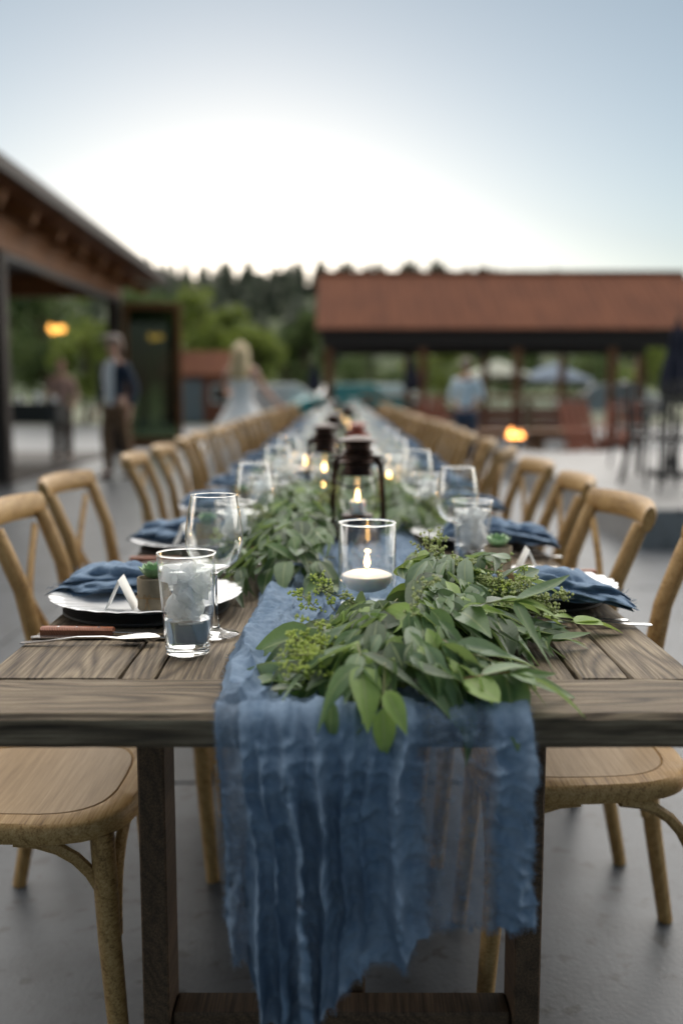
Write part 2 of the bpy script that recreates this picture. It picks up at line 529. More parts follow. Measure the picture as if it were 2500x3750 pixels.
# hillside
def hill_h(x, y):
    t = max(0.0, min(1.0, (y - 62) / 150.0))
    t = t * t * (3 - 2 * t)
    return -0.2 + t * (20.0 - x * .06 + 1.4 * math.sin(x * 0.061 + 0.3)) + 0.6 * N3(x * .03, y * .03, 0) * t
vs, fs = [], []
NX, NY = 70, 34
for j in range(NY):
    for i in range(NX):
        x = -260 + 520 * i / (NX - 1)
        y = 58 + 262 * j / (NY - 1)
        vs.append((x, y, hill_h(x, y)))
for j in range(NY - 1):
    for i in range(NX - 1):
        a = j * NX + i
        fs.append((a, a + 1, a + NX + 1, a + NX))
obj('hill', G().add(vs, fs).mesh('hill', 'all'), kind='structure', mat=M['hill'])

# conifer wood on the hillside, one mass
def conifer(gg, x, y, z, h, rnd):
    n = 9
    lay = 8
    r0 = h * rnd.uniform(0.24, 0.38)
    gg.tube([(x, y, z), (x, y, z + h * .9)], [h * .018, h * .004], 5, cap=False, mi=1)
    for L in range(lay):
        t = L / lay
        zb = z + h * (0.10 + 0.86 * t)
        rb = r0 * (1 - t) ** 0.55 * rnd.uniform(0.8, 1.15) + h * .01
        zt = zb + h * 0.21 * (1 - 0.4 * t)
        ring = []
        for k in range(n):
            a = 2 * PI * (k + rnd.random() * .6) / n
            q = rb * rnd.uniform(0.45, 1.2)
            ring.append((x + q * math.cos(a), y + q * math.sin(a), zb - rnd.uniform(0, .06) * h))
        gg.add(ring + [(x, y, min(zt, z + h))], [(k, (k + 1) % n, n) for k in range(n)])
g = G()
rr = random.Random(5)
for k in range(980):
    y = 92 + 150 * rr.random() ** 0.8
    x = rr.uniform(-0.62, 0.60) * (y + 12)
    conifer(g, x, y, hill_h(x, y) - 0.3, rr.uniform(4.0, 8.0) * (0.75 + 0.25 * (y / 240)), rr)
obj('conifer_forest', g.mesh('conifer_forest', mats=(M['conifer'], M['bark'])), label='dark conifer wood covering the hillside behind the buildings', cat='forest', kind='stuff')

# ------------------------------------------------------------------ deciduous trees
def tree(x, y, h, w, leafm, label, seed, nl=1500, group='leafy trees at the foot of the hill'):
    rnd = random.Random(seed)
    z0 = -0.03 if y < 62 else hill_h(x, y)
    root = thing('leafy_tree', label, 'tree', (x, y, z0), 0, group)
    tg = G()
    tg.tube([(0, 0, -0.1), (0.03 * h, 0, h * .3), (0.01 * h, .02 * h, h * .62), (0, 0, h * .85)], [h * .03, h * .022, h * .014, h * .004], 8)
    blobs = []
    for k in range(13):
        a = rnd.uniform(0, 2 * PI)
        zz = h * rnd.uniform(.30, .92)
        q = w * (1 - abs(zz / h - .55) * 1.35) * rnd.uniform(.25, .8)
        c = Vector((q * math.cos(a), q * math.sin(a), zz))
        tg.tube([(0.01 * h, 0, zz * .62), c * .55 + Vector((0, 0, zz * .38)), c], [h * .012, h * .008, h * .003], 5)
        blobs.append((c, w * rnd.uniform(.26, .46)))
    obj('trunk', tg.mesh('trunk', True), root, mat=M['bark'])
    cg = G()
    s = h * 0.035
    for k in range(nl):
        c, br = blobs[k % len(blobs)]
        d = Vector((rnd.gauss(0, 1), rnd.gauss(0, 1), rnd.gauss(0, .8)))
        d = d.normalized() * br * rnd.random() ** .45
        p = c + d
        q = Quaternion((rnd.gauss(0, 1), rnd.gauss(0, 1), rnd.gauss(0, 1), rnd.gauss(0, 1))).normalized()
        e = s * rnd.uniform(.6, 1.5)
        cg.add([p + q @ Vector(t) * e for t in ((-1, 0, 0), (0, -.5, .1), (1, 0, 0), (0, .5, .1))], [(0, 1, 2, 3)])
    obj('crown', cg.mesh('crown'), root, mat=leafm)

def PX(px, D):                     # lateral metres for an image column (0..1568) at distance D from the camera
    return (px - 784) / 2287.0 * D
def PZ(py, D):                     # height for an image row at distance D
    return 1.148 + (895 - py) / 2287.0 * D
YC = -1.162
TREES = [(470, 50, 6.1, 2.0, 'spring', 'bright yellow-green leafy tree between the left building and the small red-roofed shed'),
         (515, 56, 6.4, 1.9, 'spring', 'bright green tree rising right behind the small red-roofed shed'),
         (590, 52, 4.6, 1.9, 'spring', 'low yellow-green tree behind the blond woman in white'),
         (655, 60, 4.4, 2.4, 'mid_leaf', 'low rounded green tree left of the dark closed umbrella by the pavilion corner'),
         (705, 58, 6.0, 1.6, 'mid_leaf', 'narrow mid-green tree at the left end of the rusty pavilion roof'),
         (395, 64, 7.2, 2.6, 'mid_leaf', 'mid-green tree just right of the open glass door'),
         (200, 34, 3.4, 1.7, 'spring', 'lime-green bush tree seen through the left building beside the man in the cap'),
         (110, 38, 5.4, 2.6, 'mid_leaf', 'green tree seen through the left building above the indoor table'),
         (20, 40, 5.4, 2.6, 'mid_leaf', 'green tree at the left frame edge seen through the left building'),
         (330, 36, 4.8, 1.7, 'mid_leaf', 'dark green tree seen through the open glass door'),
         (850, 52, 3.6, 2.4, 'mid_leaf', 'green tree under the pavilion roof above the navy closed umbrella'),
         (1010, 50, 3.8, 2.2, 'spring', 'light green tree under the pavilion roof left of the man in light blue'),
         (1180, 54, 3.8, 2.4, 'mid_leaf', 'green tree under the pavilion roof behind the cream umbrella'),
         (1340, 50, 3.6, 2.2, 'mid_leaf', 'green tree under the pavilion roof right of the blue-grey umbrella'),
         (1470, 52, 3.8, 2.4, 'spring', 'light green tree under the right part of the pavilion roof')]
for k, (px, D, h, w, lm, lab) in enumerate(TREES):
    tree(PX(px, D), D + YC, h, w, M[lm], lab, 100 + k)

# ------------------------------------------------------------------ left building
FX = -4.0
bl = thing('timber_building', 'dark timber building with open glass doors and overhanging roof along the left side', 'building', (FX, 14, 0))
def bpart(name, c, d, mat, ch=0.01, parent=None, rot=None):
    g_ = G().box((0, 0, 0), d, ch)
    return obj(name, g_.mesh(name), parent or bl, (c[0] - FX, c[1] - 14, c[2]) if parent is None else c, rot or (0, 0, 0), mat=mat)
Y0, Y1 = 4.2, 17.25
for yy in (4.4, 10.9, 17.15):
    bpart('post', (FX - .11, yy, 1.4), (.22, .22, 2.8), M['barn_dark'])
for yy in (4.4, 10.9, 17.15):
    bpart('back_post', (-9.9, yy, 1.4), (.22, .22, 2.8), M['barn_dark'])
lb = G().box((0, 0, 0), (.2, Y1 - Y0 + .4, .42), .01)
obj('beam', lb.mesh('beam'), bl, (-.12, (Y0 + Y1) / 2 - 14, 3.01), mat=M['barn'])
bpart('floor', (-7.0, (Y0 + Y1) / 2, .012), (5.9, Y1 - Y0, .03), M['barn_dark'], .004)  # dark sheet added over the slabs so the interior looks dim
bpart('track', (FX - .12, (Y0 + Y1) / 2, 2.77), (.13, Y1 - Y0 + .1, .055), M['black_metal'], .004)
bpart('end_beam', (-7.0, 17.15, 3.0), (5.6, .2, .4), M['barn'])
# roof: eave runs from near (high) to far (a little lower); slab with thickness, rising towards the ridge on the left
def roof_pts(dz):
    return [(-3.55, 2.2, 3.72 + dz), (-3.3, 17.9, 3.30 + dz), (-7.0, 17.9, 4.75 + dz), (-7.0, 2.2, 5.15 + dz)]
t_, b_ = roof_pts(0), roof_pts(-.16)
rg = G().add([(p[0] - FX, p[1] - 14, p[2]) for p in t_ + b_], [(0, 1, 2, 3), (7, 6, 5, 4), (0, 4, 5, 1), (1, 5, 6, 2), (2, 6, 7, 3), (3, 7, 4, 0)])
rf = obj('roof', rg.mesh('roof'), bl, mat=M['barn_dark'])
t2 = [(-10.6, 2.2, 3.72), (-7.0, 2.2, 5.15), (-7.0, 17.9, 4.75), (-10.6, 17.9, 3.3)]
rg = G().add([(p[0] - FX, p[1] - 14, p[2]) for p in t2] + [(p[0] - FX, p[1] - 14, p[2] - .16) for p in t2], [(0, 3, 2, 1), (4, 5, 6, 7), (0, 4, 7, 3), (3, 7, 6, 2), (0, 1, 5, 4)])
obj('roof', rg.mesh('roof'), bl, mat=M['barn_dark'])
fa = [Vector((-3.53, 2.2, 3.60)), Vector((-3.28, 17.92, 3.18))]
g = G().tube([p - Vector((FX, 14, 0)) for p in fa], .085, 4, .3, up=(0, 0, 1))
obj('fascia', g.mesh('fascia'), bl, mat=M['barn_dark'])
raf = G().box((0, 0, 0), (.85, .1, .16), .006).mesh('rafter_tail')
raf.materials.append(M['barn'])
for k in range(14):
    yy = 3.0 + k * 1.12
    zz = 3.72 - .0268 * (yy - 2.2) - .20
    obj('rafter_tail', raf, bl, (-3.98 - FX, yy - 14, zz), (0, rad(21), 0))
sof = G().add([(-3.56 - FX, 2.3 - 14, 3.53), (-3.33 - FX, 17.85 - 14, 3.11), (-4.1 - FX, 17.85 - 14, 3.20), (-4.1 - FX, 2.3 - 14, 3.60)], [(0, 1, 2, 3)])
obj('soffit', sof.mesh('soffit'), bl, mat=M['barn'])
obj('gable', G().add([(-4.0 - FX, 17.28 - 14, 3.2), (-10.0 - FX, 17.28 - 14, 3.2), (-7 - FX, 17.28 - 14, 4.62), (-4.0 - FX, 17.2 - 14, 3.2), (-10.0 - FX, 17.2 - 14, 3.2), (-7 - FX, 17.2 - 14, 4.62)], [(0, 1, 2), (5, 4, 3)]).mesh('gable'), bl, mat=M['barn'])
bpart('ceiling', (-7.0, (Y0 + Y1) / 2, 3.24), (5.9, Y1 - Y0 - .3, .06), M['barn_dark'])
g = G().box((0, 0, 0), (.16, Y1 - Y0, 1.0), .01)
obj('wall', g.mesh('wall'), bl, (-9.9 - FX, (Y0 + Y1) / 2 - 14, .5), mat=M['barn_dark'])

# open glass door folded out from the far post
dr = thing('glass_door', 'open brown-framed glass door swung out from the far corner post', 'door', (FX + .02, 17.25, 0))
DW, DH = 1.06, 2.66
for xx in (.05, DW - .05):
    obj('stile', G().box((0, 0, 0), (.10, .05, DH), .006).mesh('stile'), dr, (xx, 0, .06 + DH / 2), mat=M['barn'])
obj('rail', G().box((0, 0, 0), (DW - .2, .048, .11), .006).mesh('rail'), dr, (DW / 2, 0, .06 + DH - .055), mat=M['barn'])
obj('rail', G().box((0, 0, 0), (DW - .2, .048, .22), .006).mesh('rail'), dr, (DW / 2, 0, .06 + .11), mat=M['barn'])
obj('pane', G().box((0, 0, 0), (DW - .196, .008, DH - .326), 0).mesh('pane'), dr, (DW / 2, 0, .06 + .22 + (DH - .33) / 2), mat=M['door_glass'])
obj('handle', G().tube([(0, -.03, -.12), (0, -.06, -.1), (0, -.06, .1), (0, -.03, .12)], .009, 6).mesh('handle', True), dr, (DW - .05, 0, 1.05), mat=M['black_metal'])

# pendant lamps of clustered bulbs
def pendant(loc, drop, label):
    p = thing('pendant_lamp', label, 'lamp', loc, 0, 'pendant lamps of the timber building')
    obj('cord', G().tube([(0, 0, .1), (0, 0, drop)], .008, 5).mesh('cord'), p, mat=M['black_metal'])
    obj('hub', G().lathe([(0.001, .12), (.05, .10), (.06, .05), (.02, .03), (.001, .02)], 12).mesh('hub', True), p, mat=M['black_metal'])
    bm_ = G().lathe([(.001, -.045), (.03, -.035), (.042, 0), (.03, .035), (.015, .055), (.001, .06)], 10).mesh('bulb', True)
    bm_.materials.append(M['bulb'])
    for k in range(5):
        a = 2 * PI * k / 5
        obj('bulb', bm_, p, (.10 * math.cos(a), .10 * math.sin(a), .02 * math.sin(2 * a) - .02))
pendant((-4.55, 15.0, PZ(757, 16.2)), 3.27 - PZ(757, 16.2), 'orange glowing pendant lamp inside the building above the indoor table')
pendant((PX(335, 17.6), 17.62, PZ(775, 18.8)), 3.17 - PZ(775, 18.8), 'orange glowing pendant lamp seen through the open glass door')

# indoor table with dark cloth and chairs' legs
it = thing('serving_table', 'dark cloth-covered serving table inside the left building', 'table', (-5.0, 14.6, 0))
obj('table_top', G().box((0, 0, .92), (1.25, .75, .05), .008).mesh('table_top'), it, mat=M['barn_dark'])
cl = G()
ring = []
for zz, q in ((.948, .96), (.95, 1.0), (.80, 1.02), (.62, 1.03)):
    ring.append([(.64 * q * math.copysign(abs(math.cos(a)) ** .3, math.cos(a)) * (1 + (.012 * math.sin(9 * a) if zz < .9 else 0)), .39 * q * math.copysign(abs(math.sin(a)) ** .3, math.sin(a)), zz) for a in [2 * PI * k / 48 for k in range(48)]])
cl.loft(ring[::-1], cap=False)
cl.add(ring[0], [tuple(range(48))])
obj('tablecloth', cl.mesh('tablecloth', True), it, mat=M['black'])
for sx in (-.55, .55):
    for sy in (-.3, .3):
        obj('leg', G().box((sx, sy, .45), (.06, .06, .9), .006).mesh('leg'), it, mat=M['barn_dark'])
for k, (xx, yy, hh) in enumerate(((-.4, -.1, .14), (-.1, .1, .10), (.25, -.05, .16), (.45, .12, .09))):
    p = obj('pitcher', G().lathe([(.001, 0), (.05, 0), (.065, .04), (.06, hh * .7), (.045, hh), (.04, hh), (.05, hh * .7), (.055, .04), (.001, .01)], 16).mesh('pitcher', True), None, (-5.0 + xx, 14.6 + yy, .952), mat=M['white_china'],
            label=['leftmost white jug on the indoor serving table', 'short white jug second from left on the serving table', 'tallest white jug on the indoor serving table', 'small white jug at the right end of the serving table'][k], cat='jug', group='jugs on the indoor serving table')

# ------------------------------------------------------------------ long pavilion with rusty roof
pv = thing('pavilion', 'long open timber pavilion with rusty brown metal roof', 'building', (4.2, 24, 0))
PE, PR = 23.3, 26.3            # eave and ridge distance along Y
ze, zr = PZ(757, PE - YC), PZ(638, PR - YC)
XL, XR = -.62, 9.25
npan = 11
pw = (XR - XL) / npan
def panel_mesh(flip):
    prof = []
    for k in range(5):
        u = k / 4 * pw
        if k < 4:
            prof += [(u, 0), (u + pw * .19, 0), (u + pw * .205, .022), (u + pw * .235, .022)]
        else:
            prof += [(u - .004, 0)]
    d = (PR - PE) * (-1 if flip else 1)
    vs = [(x, 0, z) for x, z in prof] + [(x, d, zr - ze + z) for x, z in prof]
    m = len(prof)
    vs += [(x, y, z - .012) for x, y, z in vs]
    fs = []
    for k in range(m - 1):
        fs.append((k, k + 1, m + k + 1, m + k))
        fs.append((2 * m + k, 3 * m + k, 3 * m + k + 1, 2 * m + k + 1))
        fs.append((k, 2 * m + k, 2 * m + k + 1, k + 1))
    me = G().add(vs, fs).mesh('roof_panel')
    me.materials.append(M['rust'])
    return me
pm1, pm2 = panel_mesh(False), panel_mesh(True)
for k in range(npan):
    obj('roof_panel', pm1, pv, (XL + k * pw - 4.2, PE - 24, ze + .004 * (k % 2)))
    obj('roof_panel', pm2, pv, (XL + k * pw - 4.2, 2 * PR - PE - 24, ze + .004 * (k % 2)))
obj('ridge_cap', G().tube([(XL - 4.2, PR - 24, zr + .02), (XR - 4.2, PR - 24, zr + .02)], .1, 6, .6).mesh('ridge_cap'), pv, mat=M['rust'])
for yy in (PE + .25, 2 * PR - PE - .25):
    obj('beam', G().box(((XL + XR) / 2 - 4.2, yy - 24, ze - .23), (XR - XL - .3, .2, .44), .01).mesh('beam'), pv, mat=M['barn_dark'])
    for k in range(5):
        xx = XL + .3 + (XR - XL - .6) * k / 4
        obj('post', G().box((xx - 4.2, yy - 24, (ze - .46) / 2), (.2, .19, ze - .46), .01).mesh('post'), pv, mat=M['barn'])
for k in range(12):
    xx = XL + .1 + (XR - XL - .2) * k / 11
    for sgn in (1, -1):
        yy0 = PE if sgn > 0 else 2 * PR - PE
        obj('rafter', G().tube([(xx - 4.2, yy0 - 24, ze - .07), (xx - 4.2, PR - 24, zr - .07)], .07, 4, .5, up=(0, 0, 1)).mesh('rafter'), pv, mat=M['barn_dark'])
obj('soffit', G().add([(XL + .05 - 4.2, PE + .02 - 24, ze - .02), (XR - .05 - 4.2, PE + .02 - 24, ze - .02), (XR - .05 - 4.2, PE + .45 - 24, ze - .012), (XL + .05 - 4.2, PE + .45 - 24, ze - .012)], [(0, 3, 2, 1)]).mesh('soffit'), pv, mat=M['barn_dark'])

# small red-roofed shed
D = 36
sh = thing('garden_shed', 'small shed with red-brown roof behind the open glass door', 'shed', (PX(475, D), D + YC, 0))
sw = 3.0
obj('wall', G().box((0, 0, .85), (sw - .3, 2.2, 1.7), .01).mesh('wall'), sh, mat=M['redwood'])
zt = PZ(808, D); zb = PZ(862, D)
roofg = G().add([(-sw / 2, -1.3, zb), (sw / 2, -1.3, zb), (sw / 2, 0, zt), (-sw / 2, 0, zt), (-sw / 2, 1.3, zb), (sw / 2, 1.3, zb)] +
                [(-sw / 2, -1.3, zb - .1), (sw / 2, -1.3, zb - .1), (sw / 2, 0, zt - .1), (-sw / 2, 0, zt - .1), (-sw / 2, 1.3, zb - .1), (sw / 2, 1.3, zb - .1)],
                [(0, 1, 2, 3), (3, 2, 5, 4), (7, 6, 9, 8), (8, 9, 10, 11), (0, 6, 7, 1), (4, 5, 11, 10), (0, 3, 9, 6), (3, 4, 10, 9), (1, 7, 8, 2), (2, 8, 11, 5)])
obj('roof', roofg.mesh('roof'), sh, mat=M['rust'])
d_ = obj('door', G().box((-.35, -1.12, .75), (.8, .06, 1.5), .01).mesh('door'), sh, mat=M['car_grey'])
obj('handle', G().tube([(-.05, -1.16, .7), (-.05, -1.18, .7), (-.05, -1.18, .85), (-.05, -1.16, .85)], .01, 5).mesh('handle'), d_, mat=M['steel'])
w_ = obj('window', G().box((.7, -1.11, 1.0), (.6, .05, .5), .006).mesh('window'), sh, mat=M['car_glass'])
for c_, d2 in (((.7, -1.14, 1.29), (.74, .04, .07)), ((.7, -1.14, .71), (.74, .04, .07)), ((.37, -1.14, 1.0), (.07, .04, .5)), ((1.03, -1.14, 1.0), (.07, .04, .5))):
    obj('frame', G().box(c_, d2).mesh('frame'), w_, mat=M['paper'])

# raised concrete terrace at the right
tr = obj('terrace', G().box((2.15 + 5, 6.0 + 3.4, .14), (10, 6.8, .30), .012).mesh('terrace'), kind='structure', mat=M['step_concrete'])
TZ = .29

# ------------------------------------------------------------------ patio furniture in the background
def closed_umbrella(loc, H, z_low, w, label, group='closed umbrellas'):
    u = thing('closed_umbrella', label, 'umbrella', loc, 0, group)
    obj('base', G().lathe([(.001, 0), (.24, 0), (.24, .05), (.06, .08), (.03, .2), (.001, .2)], 20).mesh('base', True), u, mat=M['black_metal'])
    obj('pole', G().tube([(0, 0, .05), (0, 0, H)], .022, 8).mesh('pole'), u, mat=M['barn_dark'])
    n = 32
    rings = []
    for t in (0, .06, .2, .45, .7, .78, .9, 1.0):
        z = z_low + (H - z_low) * t
        r = w * (.72 + .28 * math.cos(t * 3)) if t < .7 else w * .62 * (1 - (t - .7) / .33) + .012
        if abs(t - .7) < .01: r = w * .42
        rings.append([(r * (1 + .22 * math.cos(8 * a)) * math.cos(a), r * (1 + .22 * math.cos(8 * a)) * math.sin(a), z + (.05 * math.cos(8 * a) if t == 0 else 0)) for a in [2 * PI * k / n for k in range(n)]])
    obj('canopy', G().loft(rings).mesh('canopy', True), u, mat=M['navy_canvas'])
    obj('strap', G().lathe([(w * .56, z_low + (H - z_low) * .42), (w * .60, z_low + (H - z_low) * .43), (w * .60, z_low + (H - z_low) * .47), (w * .56, z_low + (H - z_low) * .48)], 20).mesh('strap', True), u, mat=M['black'])
    obj('finial', G().lathe([(.001, H + .08), (.02, H + .05), (.028, H + .02), (.015, H - .01), (.001, H - .01)], 10).mesh('finial', True), u, mat=M['barn_dark'])
D = 10.0
closed_umbrella((PX(1545, D), D + YC, TZ), PZ(728, D) - TZ - .08, PZ(905, D) - TZ, .15, 'tall navy closed umbrella standing at the right edge of the frame')
D = 21.0
closed_umbrella((PX(943, D), D + YC, 0), PZ(812, D) - .08, PZ(892, D), .15, 'navy closed umbrella under the pavilion, left of the man in light blue')
D = 20.0
closed_umbrella((PX(722, D), D + YC, 0), PZ(828, D) - .08, PZ(895, D), .14, 'navy closed umbrella beside the left end of the pavilion')

def open_umbrella(loc, H, r, m, label):
    u = thing('open_umbrella', label, 'umbrella', loc, 0, 'open market umbrellas behind the pavilion')
    obj('pole', G().tube([(0, 0, 0), (0, 0, H)], .025, 8).mesh('pole'), u, mat=M['barn'])
    obj('base', G().lathe([(.001, 0), (.25, 0), (.25, .06), (.05, .09), (.001, .09)], 20).mesh('base', True), u, mat=M['black_metal'])
    n = 8
    pts = [(r * math.cos(2 * PI * k / n), r * math.sin(2 * PI * k / n), H - r * .42) for k in range(n)]
    low = [(x, y, z - .14) for x, y, z in pts]
    obj('canopy', G().add(pts + [(0, 0, H + .02)] + low, [(k, (k + 1) % n, n) for k in range(n)] + [(k, n + 1 + k, n + 1 + (k + 1) % n, (k + 1) % n) for k in range(n)]).mesh('canopy'), u, mat=m)
    for k in range(n):
        x, y, z = pts[k]
        obj('rib', G().tube([(0, 0, H - .03), (x * .98, y * .98, z - .03)], .012, 4).mesh('rib'), u, mat=M['barn'])
D = 32.0
open_umbrella((PX(1140, D), D + YC, 0), PZ(828, D), 1.15, M['cream_canvas'], 'open cream umbrella behind the man in the light blue shirt')
open_umbrella((PX(1268, D), D + YC, 0), PZ(835, D), 1.25, M['blue_canvas'], 'open blue-grey umbrella beyond the wooden bar')

# wooden bar / planter under the pavilion front
D = 20.5
bar = thing('wooden_bar', 'long brown wooden bar with heavy top beneath the pavilion', 'bar', (PX(1085, D), D + YC, 0))
bw = PX(1345, D) - PX(826, D)
obj('counter_top', G().box((0, 0, PZ(912, D)), (bw, .6, .07), .01).mesh('counter_top'), bar, mat=M['deck'])
for k in range(5):
    xx = -bw / 2 + .15 + (bw - .3) * k / 4
    obj('post', G().box((xx, -.18, .47), (.14, .14, .93), .01).mesh('post'), bar, mat=M['deck'])
nb = 10
for k in range(4):
    for i in range(4):
        x0 = -bw / 2 + .15 + (bw - .3) * i / 4
        ww = (bw - .3) / 4 - .15
        obj('plank', G().box((x0 + (bw - .3) / 8, -.1, .2 + k * .17), (ww, .03, .155), .006).mesh('plank'), bar, mat=M['redwood'])
D = 17.0
bench = thing('low_wooden_bench', 'low wooden bench with thick seat in front of the wooden bar', 'bench', (PX(1215, D), D + YC, 0))
bw = PX(1345, D) - PX(1090, D)
for k in range(3):
    obj('plank', G().box((0, -.18 + k * .18, .42), (bw, .165, .09), .01).mesh('plank'), bench, mat=M['deck'])
for xx in (-bw / 2 + .2, .12, bw / 2 - .2):
    obj('leg', G().box((xx, 0, .187), (.22, .34, .374), .01).mesh('leg'), bench, mat=M['deck'])

# fire bowl with flame
D = 15.3
fb = thing('fire_bowl', 'small fire bowl with orange flames in front of the low bench', 'fire bowl', (PX(1180, D), D + YC, 0))
fz = PZ(1002, D)
obj('pedestal', G().lathe([(.001, 0), (.16, 0), (.14, .03), (.05, .06), (.05, fz - .12), (.09, fz - .09), (.001, fz - .09)], 20).mesh('pedestal', True), fb, mat=M['black_metal'])
obj('bowl', G().lathe([(.001, fz - .1), (.1, fz - .085), (.19, fz - .01), (.2, fz), (.185, fz), (.1, fz - .06), (.001, fz - .07)], 24).mesh('bowl', True), fb, mat=M['black_metal'])
for k, (xx, hh) in enumerate(((-.05, .20), (.09, .15), (.0, .12))):
    obj('flame', G().lathe([(.001, 0), (.05, .03), (.055, .07), (.03, hh * .7), (.001, hh)], 10, (xx, .02 * k, fz - .065)).mesh('flame', True), fb, mat=M['fire'])

def slat_chair(loc, rz, label):
    c = thing('adirondack_chair', label, 'chair', loc, rz, 'red-brown slatted armchairs by the bar')
    for k in range(5):
        obj('back_slat', G().box((-.24 + k * .12, 0, 0), (.10, .02, .8 - .05 * abs(k - 2)), .005).mesh('back_slat'), c, (0, .42, .62), (rad(-24), 0, 0), mat=M['redwood'])
    for k in range(5):
        obj('seat_slat', G().box((0, -.28 + k * .125, .38 - .025 * k), (.56, .11, .02), .004).mesh('seat_slat'), c, mat=M['redwood'])
    for s_ in (-1, 1):
        obj('arm', G().box((s_ * .34, .02, .56), (.12, .72, .022), .005).mesh('arm'), c, mat=M['redwood'])
        obj('leg', G().box((s_ * .31, -.28, .274), (.03, .10, .548), .004).mesh('leg'), c, mat=M['redwood'])
        obj('leg', G().box((s_ * .31, .36, .12), (.03, .09, .24), .004).mesh('leg'), c, mat=M['redwood'])
        obj('side_rail', G().tube([(s_ * .285, -.33, .36), (s_ * .285, .46, .17)], .05, 4, .25, up=(0, 0, 1)).mesh('side_rail'), c, mat=M['redwood'])
D = 15.0
slat_chair((PX(1365, D), D + YC, 0), rad(25), 'red-brown slatted armchair at the right end of the wooden bar')
D = 16.5
slat_chair((PX(1425, D), D + YC, 0), rad(-20), 'red-brown slatted armchair nearest the black patio table')
D = 21.5
slat_chair((PX(965, D), 18.3, 0), rad(-10), 'red-brown slatted armchair left of the man in light blue')

# black iron table and chairs on the terrace
def iron_table(loc, label):
    t = thing('iron_table', label, 'table', loc)
    n = 9
    for k in range(n):
        obj('slat', G().box((-.44 + k * .11, 0, .735), (.085, .86, .02), .004).mesh('slat'), t, mat=M['black_metal'])
    for sy in (-.45, .45):
        obj('frame_bar', G().box((0, sy, .735), (1.0, .03, .04), .004).mesh('frame_bar'), t, mat=M['black_metal'])
    for sx in (-.42, .42):
        for sy in (-.36, .36):
            obj('leg', G().tube([(sx, sy, .72), (sx * 1.05, sy * 1.08, 0)], .022, 8).mesh('leg'), t, mat=M['black_metal'])
def iron_chair(loc, rz, label):
    c = thing('iron_chair', label, 'chair', loc, rz, 'black iron chairs on the terrace')
    obj('seat', G().box((0, 0, .44), (.44, .44, .03), .01).mesh('seat'), c, mat=M['black_metal'])
    for s_ in (-1, 1):
        obj('leg', G().tube([(s_ * .2, -.2, .44), (s_ * .21, -.22, 0)], .014, 6).mesh('leg'), c, mat=M['black_metal'])
        obj('leg', G().tube([(s_ * .21, .28, 0), (s_ * .2, .2, .44), (s_ * .2, .26, .9)], .014, 6).mesh('leg'), c, mat=M['black_metal'])
        obj('arm', G().tube([(s_ * .22, .22, .66), (s_ * .23, -.1, .66), (s_ * .22, -.19, .60), (s_ * .2, -.2, .44)], .013, 6).mesh('arm'), c, mat=M['black_metal'])
    obj('top_rail', G().tube([(-.2, .26, .9), (-.1, .28, .93), (.1, .28, .93), (.2, .26, .9)], .016, 6).mesh('top_rail', True), c, mat=M['black_metal'])
    for k in range(6):
        obj('back_bar', G().tube([(-.15 + .06 * k, .21, .46), (-.15 + .06 * k, .265, .91)], .009, 5).mesh('back_bar'), c, mat=M['black_metal'])
D = 9.7
iron_table((PX(1600, D), D + YC, TZ), 'black iron slatted table beneath the tall navy closed umbrella')
iron_chair((PX(1500, 9.2), 9.2 + YC, TZ), rad(70), 'black iron chair at the left end of the black table')
iron_chair((PX(1555, 8.6), 8.6 + YC, TZ), rad(175), 'black iron chair with its back to the camera at the black table')
iron_chair((PX(1470, 11.2), 11.2 + YC, TZ), rad(20), 'black iron chair farthest back on the terrace')

# parked cars
def car(loc, rz, pm, label):
    c = thing('parked_car', label, 'car', loc, rz, 'cars parked beyond the patio')
    prof = [(-2.1, .35), (-2.12, .7), (-1.9, .86), (-1.2, .95), (-.75, 1.38), (.75, 1.42), (1.45, .98), (2.0, .9), (2.12, .65), (2.1, .35)]
    rings = []
    for x_, ins in ((-.86, .05), (-.8, 0), (.8, 0), (.86, .05)):
        rings.append([(px_ * (1 - ins * .3), x_ * (.82 if pz_ > 1.2 else 1.0), pz_ - ins * .3) for px_, pz_ in prof])
    obj('body', G().loft(rings).mesh('body', True), c, mat=pm)
    for s_ in (-1, 1):
        obj('side_window', G().add([(-1.0, s_ * .845, .97), (1.2, s_ * .845, .99), (.65, s_ * .715, 1.34), (-.68, s_ * .715, 1.31)], [(0, 1, 2, 3)]).mesh('side_window'), c, mat=M['car_glass'])
        for x_ in (-1.35, 1.35):
            w = obj('wheel', G().lathe([(.2, -.1), (.32, -.1), (.34, -.06), (.34, .06), (.32, .1), (.2, .1)], 20).mesh('wheel', True), c, (x_, s_ * .78, .34), (PI / 2, 0, 0), mat=M['rubber'])
            obj('rim', G().lathe([(.001, -.08), (.2, -.09), (.21, 0), (.2, .09), (.001, .08)], 16).mesh('rim', True), w, mat=M['steel'])
        obj('headlight', G().box((-2.09, s_ * .62, .72), (.08, .3, .12), .02).mesh('headlight'), c, mat=M['headlight'])
    obj('windscreen', G().add([(-1.2, -.70, .985), (-1.2, .70, .985), (-.77, .60, 1.375), (-.77, -.60, 1.375)], [(0, 1, 2, 3)]).mesh('windscreen'), c, mat=M['car_glass'])
    obj('rear_window', G().add([(1.42, -.68, 1.02), (1.42, .68, 1.02), (.79, .6, 1.40), (.79, -.6, 1.40)], [(0, 3, 2, 1)]).mesh('rear_window'), c, mat=M['car_glass'])
car((PX(632, 40), 38.8, -.03), rad(10), M['car_white'], 'white car parked behind the blond woman')
car((PX(800, 38), 36.8, -.03), rad(15), M['car_teal'], 'teal car parked behind the left end of the pavilion')
